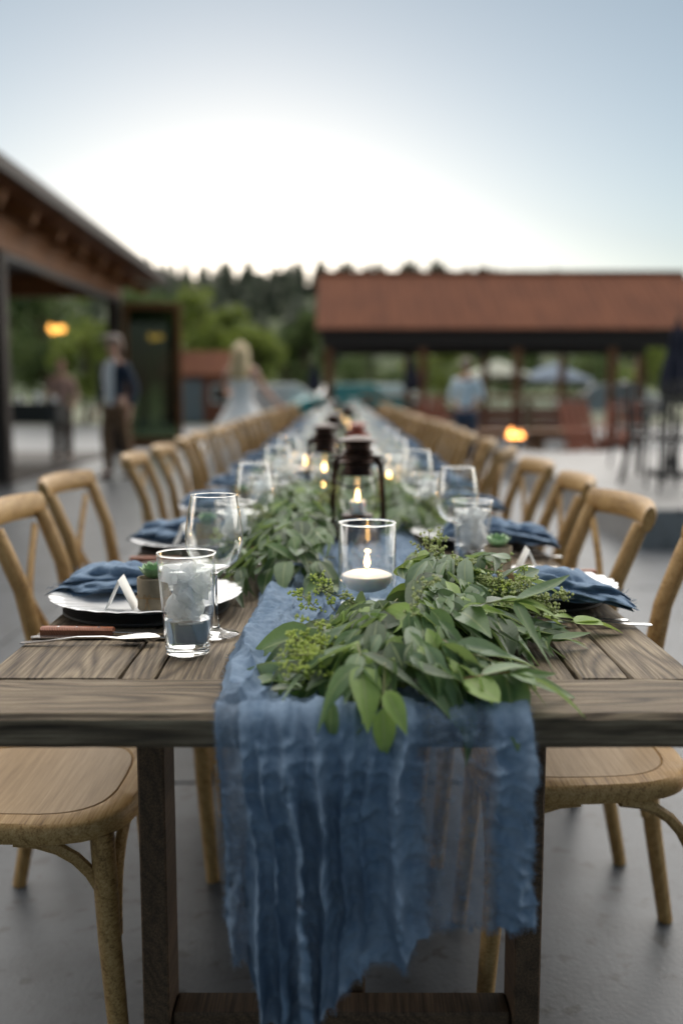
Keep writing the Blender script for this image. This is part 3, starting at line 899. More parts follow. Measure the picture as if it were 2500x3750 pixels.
car((PX(870, 40), 39.6, -.03), rad(8), M['car_white'], 'white car parked right of the teal car')
car((PX(1395, 40), 38.8, -.03), rad(-6), M['car_grey'], 'grey car parked beyond the right end of the wooden bar')

# ================================================================== PEOPLE
def skinned(name, pts, edges, mat, parent, sub=2):
    """one continuous surface grown over a skeleton: pts = {joint: (x, y, z, rx, ry)}"""
    keys = list(pts)
    ix = {k: i for i, k in enumerate(keys)}
    me = bpy.data.meshes.new(name)
    me.from_pydata([pts[k][:3] for k in keys], [(ix[a], ix[b]) for a, b in edges], [])
    o = bpy.data.objects.new(name, me)
    COL.objects.link(o)
    o.modifiers.new('skin', 'SKIN').use_smooth_shade = True
    if not me.skin_vertices:
        bm = bmesh.new(); bm.from_mesh(me); bm.verts.layers.skin.verify(); bm.to_mesh(me); bm.free()
    for i, k in enumerate(keys):
        p = pts[k]
        me.skin_vertices[0].data[i].radius = (p[3], p[4] if len(p) > 4 else p[3])
    me.skin_vertices[0].data[0].use_root = True
    sm = o.modifiers.new('sub', 'SUBSURF'); sm.levels = sub; sm.render_levels = sub
    dg = bpy.context.evaluated_depsgraph_get()
    me2 = bpy.data.meshes.new_from_object(o.evaluated_get(dg))
    bpy.data.objects.remove(o)
    me2.name = name
    me2.materials.clear()
    me2.materials.append(mat)
    me2.polygons.foreach_set('use_smooth', [True] * len(me2.polygons))
    return obj(name, me2, parent)

def person(loc, rz, label, scale, top, top_m, leg_m, hair_m, pose, hair='short', skirt=False, jacket=None):
    p = thing('person', label, 'person', loc, rz)
    p.scale = (scale,) * 3
    # joints, facing -Y
    J = {'pelvis': (0, 0, .95, .14, .10), 'waist': (0, 0, 1.09, .125, .092), 'chest': (0, -.005, 1.27, .15, .108), 'upper': (0, 0, 1.41, .125, .09),
         'neck': (0, 0, 1.49, .056), 'throat': (0, -.012, 1.545, .052), 'jaw': (0, -.035, 1.59, .058, .068), 'face': (0, -.022, 1.645, .07, .086), 'skull': (0, -.008, 1.70, .066, .08), 'crown': (0, 0, 1.735, .035, .045)}
    E = [('pelvis', 'waist'), ('waist', 'chest'), ('chest', 'upper'), ('upper', 'neck'), ('neck', 'throat'), ('throat', 'jaw'), ('jaw', 'face'), ('face', 'skull'), ('skull', 'crown')]
    arms = {}
    for s_, nm in ((-1, 'r'), (1, 'l')):
        el, wr = pose.get(nm, ((.25, .03, 1.12), (.26, -.05, .88)))
        el = Vector((s_ * el[0], el[1], el[2])); wr = Vector((s_ * wr[0], wr[1], wr[2]))
        d = (wr - el).normalized()
        side = d.cross(Vector((0, 1, 0)) if abs(d.y) < .8 else Vector((0, 0, 1))).normalized()
        inw = side.cross(d).normalized()
        pal = wr + d * .05; kn = wr + d * .095
        J['sh' + nm] = (s_ * .165, 0, 1.40, .062)
        J['el' + nm] = (*el, .043)
        J['fo' + nm] = (*(el * .65 + wr * .35), .042)
        J['wr' + nm] = (*wr, .027)
        J['pa' + nm] = (*pal, .026, .018)
        J['kn' + nm] = (*kn, .028, .014)
        E += [('upper', 'sh' + nm), ('sh' + nm, 'el' + nm), ('el' + nm, 'fo' + nm), ('fo' + nm, 'wr' + nm), ('wr' + nm, 'pa' + nm), ('pa' + nm, 'kn' + nm)]
        for f_, (off, ln) in enumerate(((-.03, .07), (-.010, .08), (.010, .076), (.03, .06))):
            a = kn + side * off + d * .012; b_ = a + d * ln * .5 + inw * .012; c_ = a + d * ln * .85 + inw * .035
            J[f'f{nm}{f_}a'] = (*a, .0095); J[f'f{nm}{f_}b'] = (*b_, .0088); J[f'f{nm}{f_}c'] = (*c_, .0075)
            E += [('kn' + nm, f'f{nm}{f_}a'), (f'f{nm}{f_}a', f'f{nm}{f_}b'), (f'f{nm}{f_}b', f'f{nm}{f_}c')]
        th = pal + side * (-.035) + d * .01; th2 = th + d * .04 - side * .015 + inw * .01
        J['t' + nm] = (*th, .011); J['t2' + nm] = (*th2, .009)
        E += [('pa' + nm, 't' + nm), ('t' + nm, 't2' + nm)]
        kn_, an = pose.get('leg' + nm, ((.10, -.02, .50), (.10, .02, .09)))
        J['hip' + nm] = (s_ * .09, 0, .86, .088)
        J['knee' + nm] = (s_ * kn_[0], kn_[1], kn_[2], .056)
        J['calf' + nm] = (s_ * kn_[0], kn_[1] * .7 + an[1] * .3 + .015, kn_[2] * .7 + .03, .054)
        J['ank' + nm] = (s_ * an[0], an[1], an[2], .036)
        J['toe' + nm] = (s_ * (an[0] + .02), an[1] - .15, an[2] - .05, .032, .026)
        E += [('pelvis', 'hip' + nm), ('hip' + nm, 'knee' + nm), ('knee' + nm, 'calf' + nm), ('calf' + nm, 'ank' + nm), ('ank' + nm, 'toe' + nm)]
    skinned('body', J, E, M['skin'], p)
    def sub_(names, grow, adj=None):
        q = {}
        for k in names:
            v = J[k]
            gr = grow.get(k, grow['*'])
            q[k] = (v[0], v[1], v[2], v[3] + gr, (v[4] if len(v) > 4 else v[3]) + gr)
        es = [(a, b_) for a, b_ in E if a in q and b_ in q]
        return q, es
    tn = ['pelvis', 'waist', 'chest', 'upper']
    if top != 'strapless':
        tn += ['shr', 'elr', 'for', 'shl', 'ell', 'fol']
        if top == 'long':
            tn += ['wrr', 'wrl']
        q, es = sub_(tn, {'*': .014, 'pelvis': .02})
        q['pelvis'] = (0, 0, .90, .165, .122)
        skinned('jacket' if jacket else 'shirt', q, es, top_m, p)
    if jacket:   # shirt front showing between the lapels
        rings = []
        for z, w, y in ((.93, .06, -.142), (1.1, .075, -.138), (1.28, .095, -.152), (1.42, .08, -.128), (1.49, .05, -.078)):
            rings.append([(-w, y + .03, z), (0, y - .006, z), (w, y + .03, z), (0, y + .05, z)])
        obj('shirt', G().loft(rings).mesh('shirt', True), p, mat=jacket)
    if not skirt:
        ln = ['pelvis', 'hipr', 'kneer', 'calfr', 'ankr', 'hipl', 'kneel', 'calfl', 'ankl']
        q, es = sub_(ln, {'*': .018, 'ankr': .028, 'ankl': .028})
        q['pelvis'] = (0, 0, .93, .145, .105)
        skinned('trousers', q, es, leg_m, p)
    else:
        rings = []
        for z, rx, ry in ((0.02, .60, .62), (.2, .53, .54), (.5, .42, .42), (.8, .29, .26), (.98, .18, .15), (1.09, .135, .105), (1.22, .16, .122), (1.31, .16, .118), (1.312, .14, .10)):
            rings.append([(rx * (1 + .04 * math.sin(11 * a) * (1.05 - z)) * math.cos(a), ry * (1 + .04 * math.sin(11 * a) * (1.05 - z)) * math.sin(a), z) for a in [2 * PI * k / 44 for k in range(44)]])
        obj('dress', G().loft(rings).mesh('dress', True), p, mat=leg_m)
    for s_, nm in ((-1, 'r'), (1, 'l')):
        a = J['ank' + nm]
        sg = G().loft([[(a[0] + s_ * .01 + w * math.cos(t), a[1] + y0 + .06 * 0, h * .5 + h * .5 * math.sin(t)) for t in [2 * PI * k / 12 for k in range(12)]] for y0, w, h in ((.06, .028, .07), (.02, .042, .11), (-.07, .045, .075), (-.15, .045, .055), (-.2, .025, .035))])
        obj('shoe', sg.mesh('shoe', True), p, (0, 0, a[2] - .09), mat=M['leather'])
        obj('ear', G().lathe([(.001, -.01), (.02, -.006), (.024, .004), (.001, .01)], 10).mesh('ear', True), p, (s_ * .078, .0, 1.645), (0, s_ * PI / 2, 0), mat=M['skin'])
        obj('eye', G().lathe([(.001, -.008), (.01, 0), (.001, .008)], 8).mesh('eye', True), p, (s_ * .03, -.103, 1.655), mat=M['eye'])
    obj('nose', G().loft([[(-.008, -.10, 1.665), (.008, -.10, 1.665), (0, -.112, 1.665)], [(-.015, -.10, 1.62), (.015, -.10, 1.62), (0, -.133, 1.622)], [(-.009, -.095, 1.612), (.009, -.095, 1.612), (0, -.115, 1.61)]]).mesh('nose', True), p, mat=M['skin'])
    obj('mouth', G().lathe([(.001, -.006), (.022, 0), (.001, .006)], 10).mesh('mouth', True), p, (0, -.098, 1.592), (rad(10), 0, 0), mat=M['lip'])
    # hair shell
    hg = []
    low = {'short': 1.60, 'long': 1.30}[hair]
    for k in range(9):
        t = k / 8
        z = 1.775 - (1.775 - low) * t ** 1.0
        if hair == 'short':
            r = .095 * math.sin(min(1.0, .12 + t * 1.6) * PI / 2)
            yo = .012 + .03 * t
        else:
            r = .10 * math.sin(min(1.0, .12 + t * 3.5) * PI / 2) * (1 + .25 * math.sin(t * 2.6))
            yo = .01 + .07 * t
        front = -.3 if z > 1.70 else -.02
        ring = []
        for a in [2 * PI * q / 20 for q in range(20)]:
            y = math.sin(a)
            yy = r * 1.12 * y if y > 0 else r * (abs(front) * 3.2 if z > 1.70 else .15) * y
            ring.append((r * math.cos(a) * (1 + .05 * math.sin(7 * a + k)), yy + yo, z))
        hg.append(ring)
    obj('hair', G().loft(hg).mesh('hair', True), p, mat=hair_m)
    return p

D = 12.9
pm = person((PX(268, D), D + YC, 0), rad(-28), 'man in flat cap, navy jacket, white shirt and khaki trousers', 1.03, 'long', M['navy_wool'], M['khaki'], M['brown_hair'],
            {'r': ((.25, .05, 1.13), (.24, -.06, .90)), 'l': ((.27, .06, 1.13), (.29, -.05, .90)), 'legr': ((.10, -.08, .50), (.10, -.03, .09)), 'legl': ((.10, .06, .50), (.10, .18, .10))}, jacket=M['white_cotton'])
cap = G().loft([[(.105 * math.cos(a) * q, (.125 * math.sin(a) * q) + yo, z) for a in [2 * PI * k / 20 for k in range(20)]] for z, q, yo in ((1.70, .95, -.01), (1.715, 1.08, -.02), (1.75, 1.1, -.03), (1.785, .85, -.02), (1.80, .3, -.01))])
cap.box((0, -.145, 1.712), (.15, .08, .012), .005)
obj('flat_cap', cap.mesh('flat_cap', True), pm, mat=M['tweed'])
D = 12.6
person((PX(556, D), D + YC, 0), rad(172), 'blond woman in strapless white gown with her back turned', .985, 'strapless', None, M['satin'], M['blond'],
       {'r': ((.30, -.02, 1.16), (.40, -.16, 1.03)), 'l': ((.24, -.04, 1.14), (.16, -.2, 1.1))}, hair='long', skirt=True)
D = 14.6
person((PX(1068, D), D + YC, 0), rad(160), 'man in light blue shirt and jeans standing by the wooden bar', .91, 'half', M['sky_cotton'], M['denim'], M['brown_hair'],
       {'r': ((.25, .0, 1.13), (.14, -.2, 1.1)), 'l': ((.25, .0, 1.13), (.2, -.18, 1.02))})
D = 15.2
person((PX(98, D), 15.2, 0), rad(20), 'dim figure in dusty pink behind the indoor serving table', .93, 'long', M['rose_cloth'], M['leather'], M['brown_hair'],
       {'r': ((.24, -.05, 1.13), (.16, -.24, 1.06)), 'l': ((.24, -.05, 1.13), (.18, -.22, 1.0))})

# ================================================================== TABLES
TL = 2.44
NT = 8
def board_mesh(w, l, h, ch=.004, seed=0):
    """plank along local Y with worn, slightly uneven edges"""
    rnd = random.Random(int(w * 9000) + seed)
    n = 26
    rings = []
    for k in range(n + 1):
        y = -l / 2 + l * k / n
        e = .35 if k in (0, n) else 1.0
        j_ = [rnd.gauss(0, .16) * ch for _ in range(8)]
        c = ch * (1 + .35 * rnd.random())
        x, z = w / 2, h / 2
        if k in (0, n):
            x -= ch * .5
            z -= ch * .5
        pts = [(-x + c + j_[0], z), (x - c + j_[1], z), (x + min(0, j_[2]), z - c), (x + min(0, j_[3]), -z + c), (x - c, -z), (-x + c, -z), (-x + max(0, j_[4]), -z + c), (-x + max(0, j_[5]), z - c)]
        rings.append([(px_, y, pz_ - (abs(j_[6]) * .35 if pz_ > 0 else 0)) for px_, pz_ in pts][::-1])
    return G().loft(rings).mesh('plank')
XB = [-.49, -.304, -.255, -.11, .03, .17, .322, .394, .49]
def farm_table(k):
    y0 = k * TL
    t = thing('farm_table', f'weathered plank farm table, {ORD[k]} from the camera in the long row', 'table', (0, y0 + TL / 2, 0), 0, 'farm tables joined end to end')
    return t
tables = [farm_table(k) for k in range(NT)]
T0 = tables[0]
parts = []
def tpart(name, me, loc, rot=(0, 0, 0), mat=None):
    o = obj(name, me, T0, loc, rot, mat=mat)
    return o
BB = .153
eb = board_mesh(BB, .98, .044, .006)
eb.materials.append(M['table'])
tpart('end_board', eb, (0, -TL / 2 + BB / 2, ZT - .0225), (0, 0, PI / 2))
tpart('end_board', eb, (0, TL / 2 - BB / 2 - .004, ZT - .0225), (0, 0, PI / 2))
for i in range(len(XB) - 1):
    w = XB[i + 1] - XB[i] - .0025
    me = board_mesh(w, TL - 2 * BB - .010, .034, .0025)
    me.materials.append(M['table'])
    tpart('plank', me, ((XB[i] + XB[i + 1]) / 2, -.002, ZT - .0172 - .0012 * ((i * 7) % 3)))
ap = G().box((0, 0, 0), (.90, .03, .035), .004).mesh('apron'); ap.materials.append(M['table_leg'])
for yy in (-TL / 2 + .17, TL / 2 - .17):
    tpart('apron', ap, (0, yy, ZT - .068))
sr = G().box((0, 0, 0), (.025, TL - .3, .035), .004).mesh('side_rail'); sr.materials.append(M['table_leg'])
for xx in (-.46, .46):
    tpart('side_rail', sr, (xx, 0, ZT - .055))
LEGX = .296
for yy in (-TL / 2 + .37, TL / 2 - .37):
    for xx in (-LEGX, LEGX):
        lg = G().box((0, 0, 0), (.042, ZT - .0, .095), .004).mesh('leg')
        lg = G().box((0, 0, (ZT - .05) / 2), (.042, .095, ZT - .05), .003).mesh('leg')
        lg.materials.append(M['table_leg'])
        tpart('leg', lg, (xx, yy, 0))
    tpart('stretcher', G().box((0, 0, .10), (2 * LEGX - .044, .06, .09), .004).mesh('stretcher'), (0, yy, 0), mat=M['table_leg'])
    tpart('top_bearer', G().box((0, 0, ZT - .068), (.80, .08, .034), .004).mesh('top_bearer'), (0, yy + .09, 0), mat=M['table_leg'])
tpart('long_stretcher', G().box((.02, 0, .13), (.04, TL - .82, .09), .004).mesh('long_stretcher'), (0, 0, 0), mat=M['table_leg'])
for t in tables[1:]:
    for ch in list(T0.children):
        copy_tree(ch, t)
TEND = NT * TL

# ------------------------------------------------------------------ chairs
def seat_outline(q, z, n=36, ex=3.2):
    out = []
    for k in range(n):
        a = 2 * PI * k / n
        c, s_ = math.cos(a), math.sin(a)
        x = .205 * math.copysign(abs(c) ** (2 / ex), c) * q
        y = math.copysign(abs(s_) ** (2 / ex), s_) * q * (.205 + .016 * (x / .205))
        out.append((x, y, z))
    return out
def make_chair():
    c = thing('cross_back_chair', 'x', 'chair')
    m = M['chair']
    obj('seat', G().loft([seat_outline(.93, .427), seat_outline(.985, .431), seat_outline(1.0, .444), seat_outline(.99, .458), seat_outline(.96, .464), seat_outline(.80, .4645), seat_outline(.785, .461)]).mesh('seat', True), c, mat=m)
    pan = G().loft([seat_outline(.784, .4612), seat_outline(.775, .4640), seat_outline(.4, .4615), seat_outline(.02, .4605)], cap=True)
    obj('seat_panel', pan.mesh('seat_panel', True), c, mat=M['seat'])
    for s_ in (-1, 1):
        obj('front_leg', G().tube([(.155, s_ * .160, .432), (.165, s_ * .168, .25), (.185, s_ * .182, 0)], [.020, .019, .0155], 10).mesh('front_leg', True), c, mat=m)
        P = [(-.265, s_ * .185, 0), (-.225, s_ * .172, .22), (-.198, s_ * .168, .44), (-.205, s_ * .175, .56), (-.232, s_ * .185, .70), (-.270, s_ * .190, .80), (-.284, s_ * .192, .835)]
        obj('back_post', G().tube(P, [.0155, .018, .020, .020, .019, .019, .018], 10, 1.2).mesh('back_post', True), c, mat=m)
        # bent braces below the seat
        def arc(p0, p1, corner):
            pts = []
            for k in range(8):
                t = k / 7
                a, b_, cc = Vector(p0), Vector(p1), Vector(corner)
                pts.append(a * (1 - t) ** 2 + cc * 2 * t * (1 - t) + b_ * t * t)
            return pts
        obj('brace', G().tube(arc((.168, s_ * .152, .25), (.02, s_ * .185, .43), (.155, s_ * .165, .42)), .0105, 7).mesh('brace', True), c, mat=m)
        obj('brace', G().tube(arc((-.205, s_ * .155, .25), (-.05, s_ * .185, .43), (-.18, s_ * .165, .42)), .0105, 7).mesh('brace', True), c, mat=m)
        obj('brace', G().tube(arc((.172, s_ * .150, .25), (.178, s_ * .02, .43), (.168, s_ * .14, .42)), .0105, 7).mesh('brace', True), c, mat=m)
        # crossing back slats
        Q = []
        for k in range(9):
            t = k / 8
            y = s_ * (.155 - .265 * t ** .85)
            z = .80 - .34 * t
            x = -.285 + .075 * t ** .8 - .022 * math.sin(t * PI) - .006 * s_
            Q.append((x, y, z))
        obj('cross_slat', G().tube(Q, .0145, 8, .55, up=(0, 1, .2)).mesh('cross_slat', True), c, mat=m)
    ring = []
    NK = 17
    pts = []
    for k in range(NK):
        t = -1 + 2 * k / (NK - 1)
        y = .226 * t
        pts.append((-.290 - .048 * (1 - t * t), y, .850 + .004 * (1 - t * t)))
    rr_ = [.033 * (1.0 if 0 < k < NK - 1 else .93) for k in range(NK)]
    obj('top_rail', G().tube(pts, rr_, 12, .46, up=(-.25, 0, 1)).mesh('top_rail', True), c, mat=m)
    return c
chair0 = make_chair()
NCH = 26
SP = .675
used = False
chair_pose = {('L', 0): (-.545, .545, 0), ('L', 1): (-.493, 1.235, 2), ('L', 2): (-.568, 1.95, -4), ('L', 3): (-.560, 3.0, 2), ('L', 4): (-.56, 3.66, 0),
              ('R', 0): (.44, .70, 0), ('R', 1): (.405, 1.32, 3), ('R', 2): (.43, 1.95, -3), ('R', 3): (.44, 2.60, 2), ('R', 4): (.47, 3.55, -16)}
for side, sg in (('L', -1), ('R', 1)):
    for k in range(NCH):
        x, y, a = chair_pose.get((side, k), (sg * ((.585 if sg < 0 else .49) + .02 * R.uniform(-1, 1)), (4.36 if sg < 0 else 4.25) + (k - 5) * .70 + R.uniform(-.03, .03), R.uniform(-4, 4)))
        o = chair0 if not used else copy_tree(chair0)
        used = True
        lab = f"honey wood cross-back chair, {ORD[k]} from the camera on the {'left' if sg < 0 else 'right'} side"
        place(o, (x, y, 0), rad(a) + (0 if sg < 0 else PI), lab, 'cross-back chairs along the table')

# ------------------------------------------------------------------ table runner
def runner():
    us = np.linspace(0, 1, 236)
    v1 = np.linspace(-.39, 0.03, 170)
    v2 = np.linspace(.034, 1.6, 230)
    v3 = np.linspace(1.63, TEND - .3, 240)
    vv = np.concatenate([v1, v2, v3])
    hp = [(0, .25), (.04, .305), (.075, .30), (.10, .355), (.15, .388), (.25, .392), (.36, .376), (.42, .352), (.48, .318), (.53, .305), (.58, .306), (.63, .298), (.68, .276), (.73, .263), (.80, .266), (.92, .266), (1.0, .260)]
    HEM = np.interp(us, [p[0] for p in hp], [p[1] for p in hp])
    XK = np.interp(us, [0, .08, .67, .90, 1.0], [-.150, -.122, .088, .185, .222])
    DEN = np.interp(us, [0, .03, .075, .10, .655, .70, .855, .90, 1.0], [.9, .66, .66, 1.3, 1.3, .50, .50, 1.1, 1.3])
    GA = np.interp(us, [0, .08, .11, .63, .69, .86, .91, 1.0], [.35, .5, 1.0, 1.0, .14, .14, .6, .6])
    def rid(a, b_, c):
        return 1 - 2.6 * abs(N3(a, b_, c))
    V, A = [], []
    for v in vv:
        for k, u in enumerate(us):
            gather, x = float(GA[k]), float(XK[k])
            s = max(0.0, -v) / .39 * float(HEM[k]) if v < 0 else 0.0
            along = v if v >= 0 else -s
            near = v < 1.7
            wx = .034 * N3(x * 7, along * 6, 1.3) + .008 * N3(x * 18, along * 15, 2.1)
            xx = x + wx * (.5 + min(1.0, s * 3))
            ph = 2 * PI * (xx / .034 + 1.1 * N3(xx * 11, along * 2.2, 3.1))
            irr = max(.15, .75 + 1.1 * N3(xx * 16, along * 4, 8.8))
            fold = math.sin(ph)
            fold = math.copysign(abs(fold) ** .95, fold)
            r2 = rid(xx * 44, along * 8, 7.2)
            r3 = rid(xx * 105, along * 26 + 2 * wx, 9.4) if near else 0
            r4 = rid((x + .45 * along) * 52, (along - .35 * x) * 40, 11.7) if near else 0
            r5 = rid((x - .6 * along) * 30, along * 62, 4.4) if near else 0
            if v >= 0:
                back = min(1.0, max(0.0, (along - .05) / .5))
                xl = x + .02 * N3(.3, along * 2.1, 5.5) + back * (-.02 + .012 * math.sin(along * 3))
                edge = min(u, 1 - u)
                env = min(1.0, edge / .04)
                h = .006 + .0050 * fold * gather + .0030 * r2 + .0016 * r3 + .0030 * r4 + .0020 * r5
                roll = math.exp(-((u - .09) / .07) ** 2) * .017 * (1 + .5 * N3(1, along * 8, 3))
                V.append((xl + .004 * math.cos(ph) * gather + .004 * N3(u * 20, along * 30, 1), along, ZT + .0053 + max(.0, h) * env + roll * env))
            else:
                r = .016
                ang = min(s / (r * PI / 2), 1.0) * PI / 2
                if s < r * PI / 2:
                    yb = -r * math.sin(ang)
                    zb = ZT + .006 - r * (1 - math.cos(ang))
                else:
                    yb = -r
                    zb = ZT + .006 - r - (s - r * PI / 2)
                q = min(1.0, s / .07)
                grow = .55 + .75 * min(1, s / .3)
                amp = (.0145 * gather * grow * irr + .0022) * (.35 + .65 * q)
                qq = .35 + .65 * q
                out = .003 + amp * (1 + fold) + qq * (.0090 * (.3 + .7 * gather) * (r2 + 1) + .0022 * (r3 + 1) + .0052 * (r4 + 1) + .0028 * (r5 + 1))
                n = Vector((0, -math.sin(ang), math.cos(ang)))
                sway = .012 * N3(u * 2, along * 4, 2.2) * q
                xs = x + sway + (.0030 * math.cos(ph) * gather + .0022 * r4 + .002 * r2) * q + (s / .39) * (.012 if u > .68 else (-.006 if u > .3 else .012))
                V.append((xs, yb + n.y * out, zb + n.z * out * .8 + (.004 * N3(u * 12, 0, 5)) * (s / .39) + .0012 * r5 * q))
            A.append(float(DEN[k]) if v < .05 else 1.3 if not (.68 < u < .88 and v < .12) else .8)
    nu, nv = len(us), len(vv)
    F = [(j * nu + i, j * nu + i + 1, (j + 1) * nu + i + 1, (j + 1) * nu + i) for j in range(nv - 1) for i in range(nu - 1)]
    me = G().add(V, F).mesh('table_runner', 'all')
    at = me.attributes.new('layers', 'FLOAT', 'POINT')
    at.data.foreach_set('value', A)
    o = obj('table_runner', me, label='crinkled blue gauze runner down the table, falling over the near end', cat='table runner', mat=M['runner'])
    fr = G()
    rnd = random.Random(4)
    def thread(p, d):
        p = Vector(p); d = Vector(d)
        fr.tube([p, p + d * .5 + Vector((rnd.gauss(0, .0008), rnd.gauss(0, .0008), 0)), p + d], .00028, 3, cap=False)
    for k in range(nu):
        for _ in range(2):
            thread(V[k], (rnd.gauss(0, .002), rnd.gauss(0, .002), -rnd.uniform(.002, .009)))
    for j in range(0, 230, 1):
        thread(V[j * nu], (-rnd.uniform(.001, .005), rnd.gauss(0, .001), rnd.gauss(-.001, .002)))
        thread(V[j * nu + nu - 1], (rnd.uniform(.001, .005), rnd.gauss(0, .001), rnd.gauss(-.001, .002)))
    obj('frayed_hem', fr.mesh('frayed_hem', False, (M['napkin'],)), o, kind='stuff')
runner()

# ------------------------------------------------------------------ place settings
def plate_mesh():
    n = 168
    prof = [(.001, .008), (.085, .008), (.100, .010), (.112, .0135), (.140, .0175), (.158, .0205), (.1655, .0215), (.167, .0205), (.158, .0175), (.140, .0145), (.112, .0105), (.095, .004), (.090, 0.0), (.001, 0.0)]
    amp = [0, 0, 0, .002, .010, .016, .020, .020, .016, .010, .002, 0, 0, 0]
    vs, fs = [], []
    for i, (r, z) in enumerate(prof):
        for k in range(n):
            a = 2 * PI * k / n
            sc = abs(math.sin(14 * a))
            q = 1 + amp[i] * (sc - .6)
            zz = z + (amp[i] * .10 * (sc - .5))
            vs.append((r * q * math.cos(a), r * q * math.sin(a), zz))
    for i in range(len(prof) - 1):
        for k in range(n):
            k2 = (k + 1) % n
            fs.append((i * n + k, i * n + k2, (i + 1) * n + k2, (i + 1) * n + k))
    return G().add(vs, fs).mesh('plate', True, (M['white_china'],))
ME_plate = plate_mesh()
ME_charger = G().lathe([(.001, 0), (.138, 0), (.145, .003), (.145, .007), (.140, .009), (.001, .009)], 64).mesh('charger', True, (M['black'],))  # black disc: dark charger and the plate's shadow painted as one

def napkin_mesh(seed):
    """napkin pulled through a ring: knot end at +x, waist at the ring, tail fanning to -x"""
    n, m = 72, 60
    vs, fs = [], []
    for j in range(m):
        t = j / (m - 1)
        x = .108 - .275 * t
        w = float(np.interp(t, [0, .03, .12, .22, .29, .36, .5, .75, 1.0], [.004, .018, .036, .030, .017, .024, .052, .074, .080]))
        hgt = float(np.interp(t, [0, .03, .12, .22, .29, .36, .5, .75, .94, 1.0], [.006, .022, .046, .042, .030, .038, .046, .040, .028, .012]))
        bend = .028 * (t - .29) ** 2 * 6 if t > .29 else 0
        for k in range(n):
            a = 2 * PI * k / n
            c, s_ = math.cos(a), math.sin(a)
            fr = .26 * math.sin(7 * a + 4.5 * N3(t * 3, seed, a * .4)) + .10 * math.sin(13 * a + seed + 5 * N3(t * 4, seed + 3, 0))
            fr += .38 * N3(c * 1.6 + seed, s_ * 1.6, t * 7) + .24 * N3(c * 3 + seed, s_ * 3, t * 11) + .20 * (1 - 3 * abs(N3(c * 2.4, s_ * 2.4 + seed, t * 7)))
            taper = min(1, t * 9)
            q = 1 + fr * taper * (.75 if t < .3 else 1.0)
            z = hgt * .5 * (1 + s_ * q) if s_ > 0 else hgt * .5 * (1 + s_)
            y = w * c * q
            vs.append((x + .010 * N3(c * 2 + seed, s_ * 2, t * 5) * taper, y + bend * .6 - .02 * max(0, t - .5) * math.sin(seed), z + .002 + (-.004 * max(0, t - .6))))
    for j in range(m - 1):
        for k in range(n):
            k2 = (k + 1) % n
            fs.append((j * n + k, j * n + k2, (j + 1) * n + k2, (j + 1) * n + k))
    fs.append(tuple(range(n)))
    fs.append(tuple((m - 1) * n + k for k in range(n - 1, -1, -1)))
    gg = G().add(vs, fs)
    return gg
def fray_mesh(seed, cnt=70):
    rnd = random.Random(seed)
    gg = G()
    for k in range(cnt):
        t = rnd.random()
        if rnd.random() < .6:
            p = Vector((-.163 + rnd.uniform(-.004, .004), .028 - .075 + .15 * t, .006 + .012 * rnd.random()))
            d = Vector((-.008 * rnd.uniform(.4, 1.6), rnd.uniform(-.006, .006), rnd.uniform(-.006, .006)))
        else:
            p = Vector((-.16 + .15 * t, .052 + .03 * (1 - t) + rnd.uniform(-.008, .006), .022 + .012 * rnd.random()))
            d = Vector((rnd.uniform(-.008, .008), .006 * rnd.uniform(.5, 1.5), .006 * rnd.uniform(.2, 1.5)))
        gg.tube([p, p + d * .6 + Vector((0, 0, rnd.uniform(-.003, .003))), p + d + Vector((0, 0, rnd.uniform(-.005, .002)))], .00035, 3, cap=False)
    return gg
ME_nap = []
for s_ in range(3):
    ME_nap.append((napkin_mesh(s_ * 2.3 + .7).mesh('cloth', 'all', (M['napkin'],)), fray_mesh(s_).mesh('frayed_edge', False, (M['napkin'],))))
def ring_mesh():
    gg = G()
    for off in (-.0042, 0, .0042):
        P = []
        for k in range(180):
            t = 2 * PI * 2 * k / 180
            ax = .0125 * math.sin(2.5 * t) + off
            rr_ = .0285 + .0030 * math.cos(5 * t)
            P.append((ax, rr_ * math.cos(t) * .86, rr_ * math.sin(t) * .95))
        gg.tube(P, .0024, 6, closed=True)
    return gg.mesh('twine_band', True, (M['twine'],))
ME_ring = ring_mesh()

ME_card = G()
for s_ in (-1, 1):
    ME_card.add([(s_ * .024, -.03, 0), (s_ * .024, .03, 0), (0, .03, .052), (0, -.03, .052), (s_ * .0232, -.03, 0), (s_ * .0232, .03, 0), (0, .03, .0505), (0, -.03, .0505)],
                [(0, 1, 2, 3), (7, 6, 5, 4), (0, 3, 7, 4), (1, 5, 6, 2), (0, 4, 5, 1)])
ME_card = ME_card.mesh('place_card', False, (M['paper'],))

# succulent pot
ME_pot = G().lathe([(.001, 0), (.026, 0), (.0275, .002), (.0278, .048), (.0272, .053), (.0252, .053), (.0250, .044), (.001, .044)], 30, mod=lambda i, a: 1 + .02 * math.cos(4 * a)).mesh('pot', True, (M['burlap'],))
ME_soil = G().lathe([(.001, .0465), (.014, .047), (.0248, .0455)], 18).mesh('soil', True, (M['soil'],))
gg = G()
gg.tube([(.0287 * math.cos(a), .0287 * math.sin(a), .022 + .0008 * math.sin(3 * a)) for a in [2 * PI * k / 40 for k in range(40)]], .0009, 5, closed=True)
for s_ in (-1, 1):
    gg.tube([(-.0005, -.0292, .022), (s_ * .005, -.0305, .029), (s_ * .0065, -.0300, .024), (s_ * .001, -.0296, .021)], .0009, 5)
    gg.tube([(0, -.0295, .0215), (s_ * .002, -.0305, .013), (s_ * .004, -.0300, .004)], .0009, 5)
ME_bow = gg.mesh('twine_bow', True, (M['twine'],))
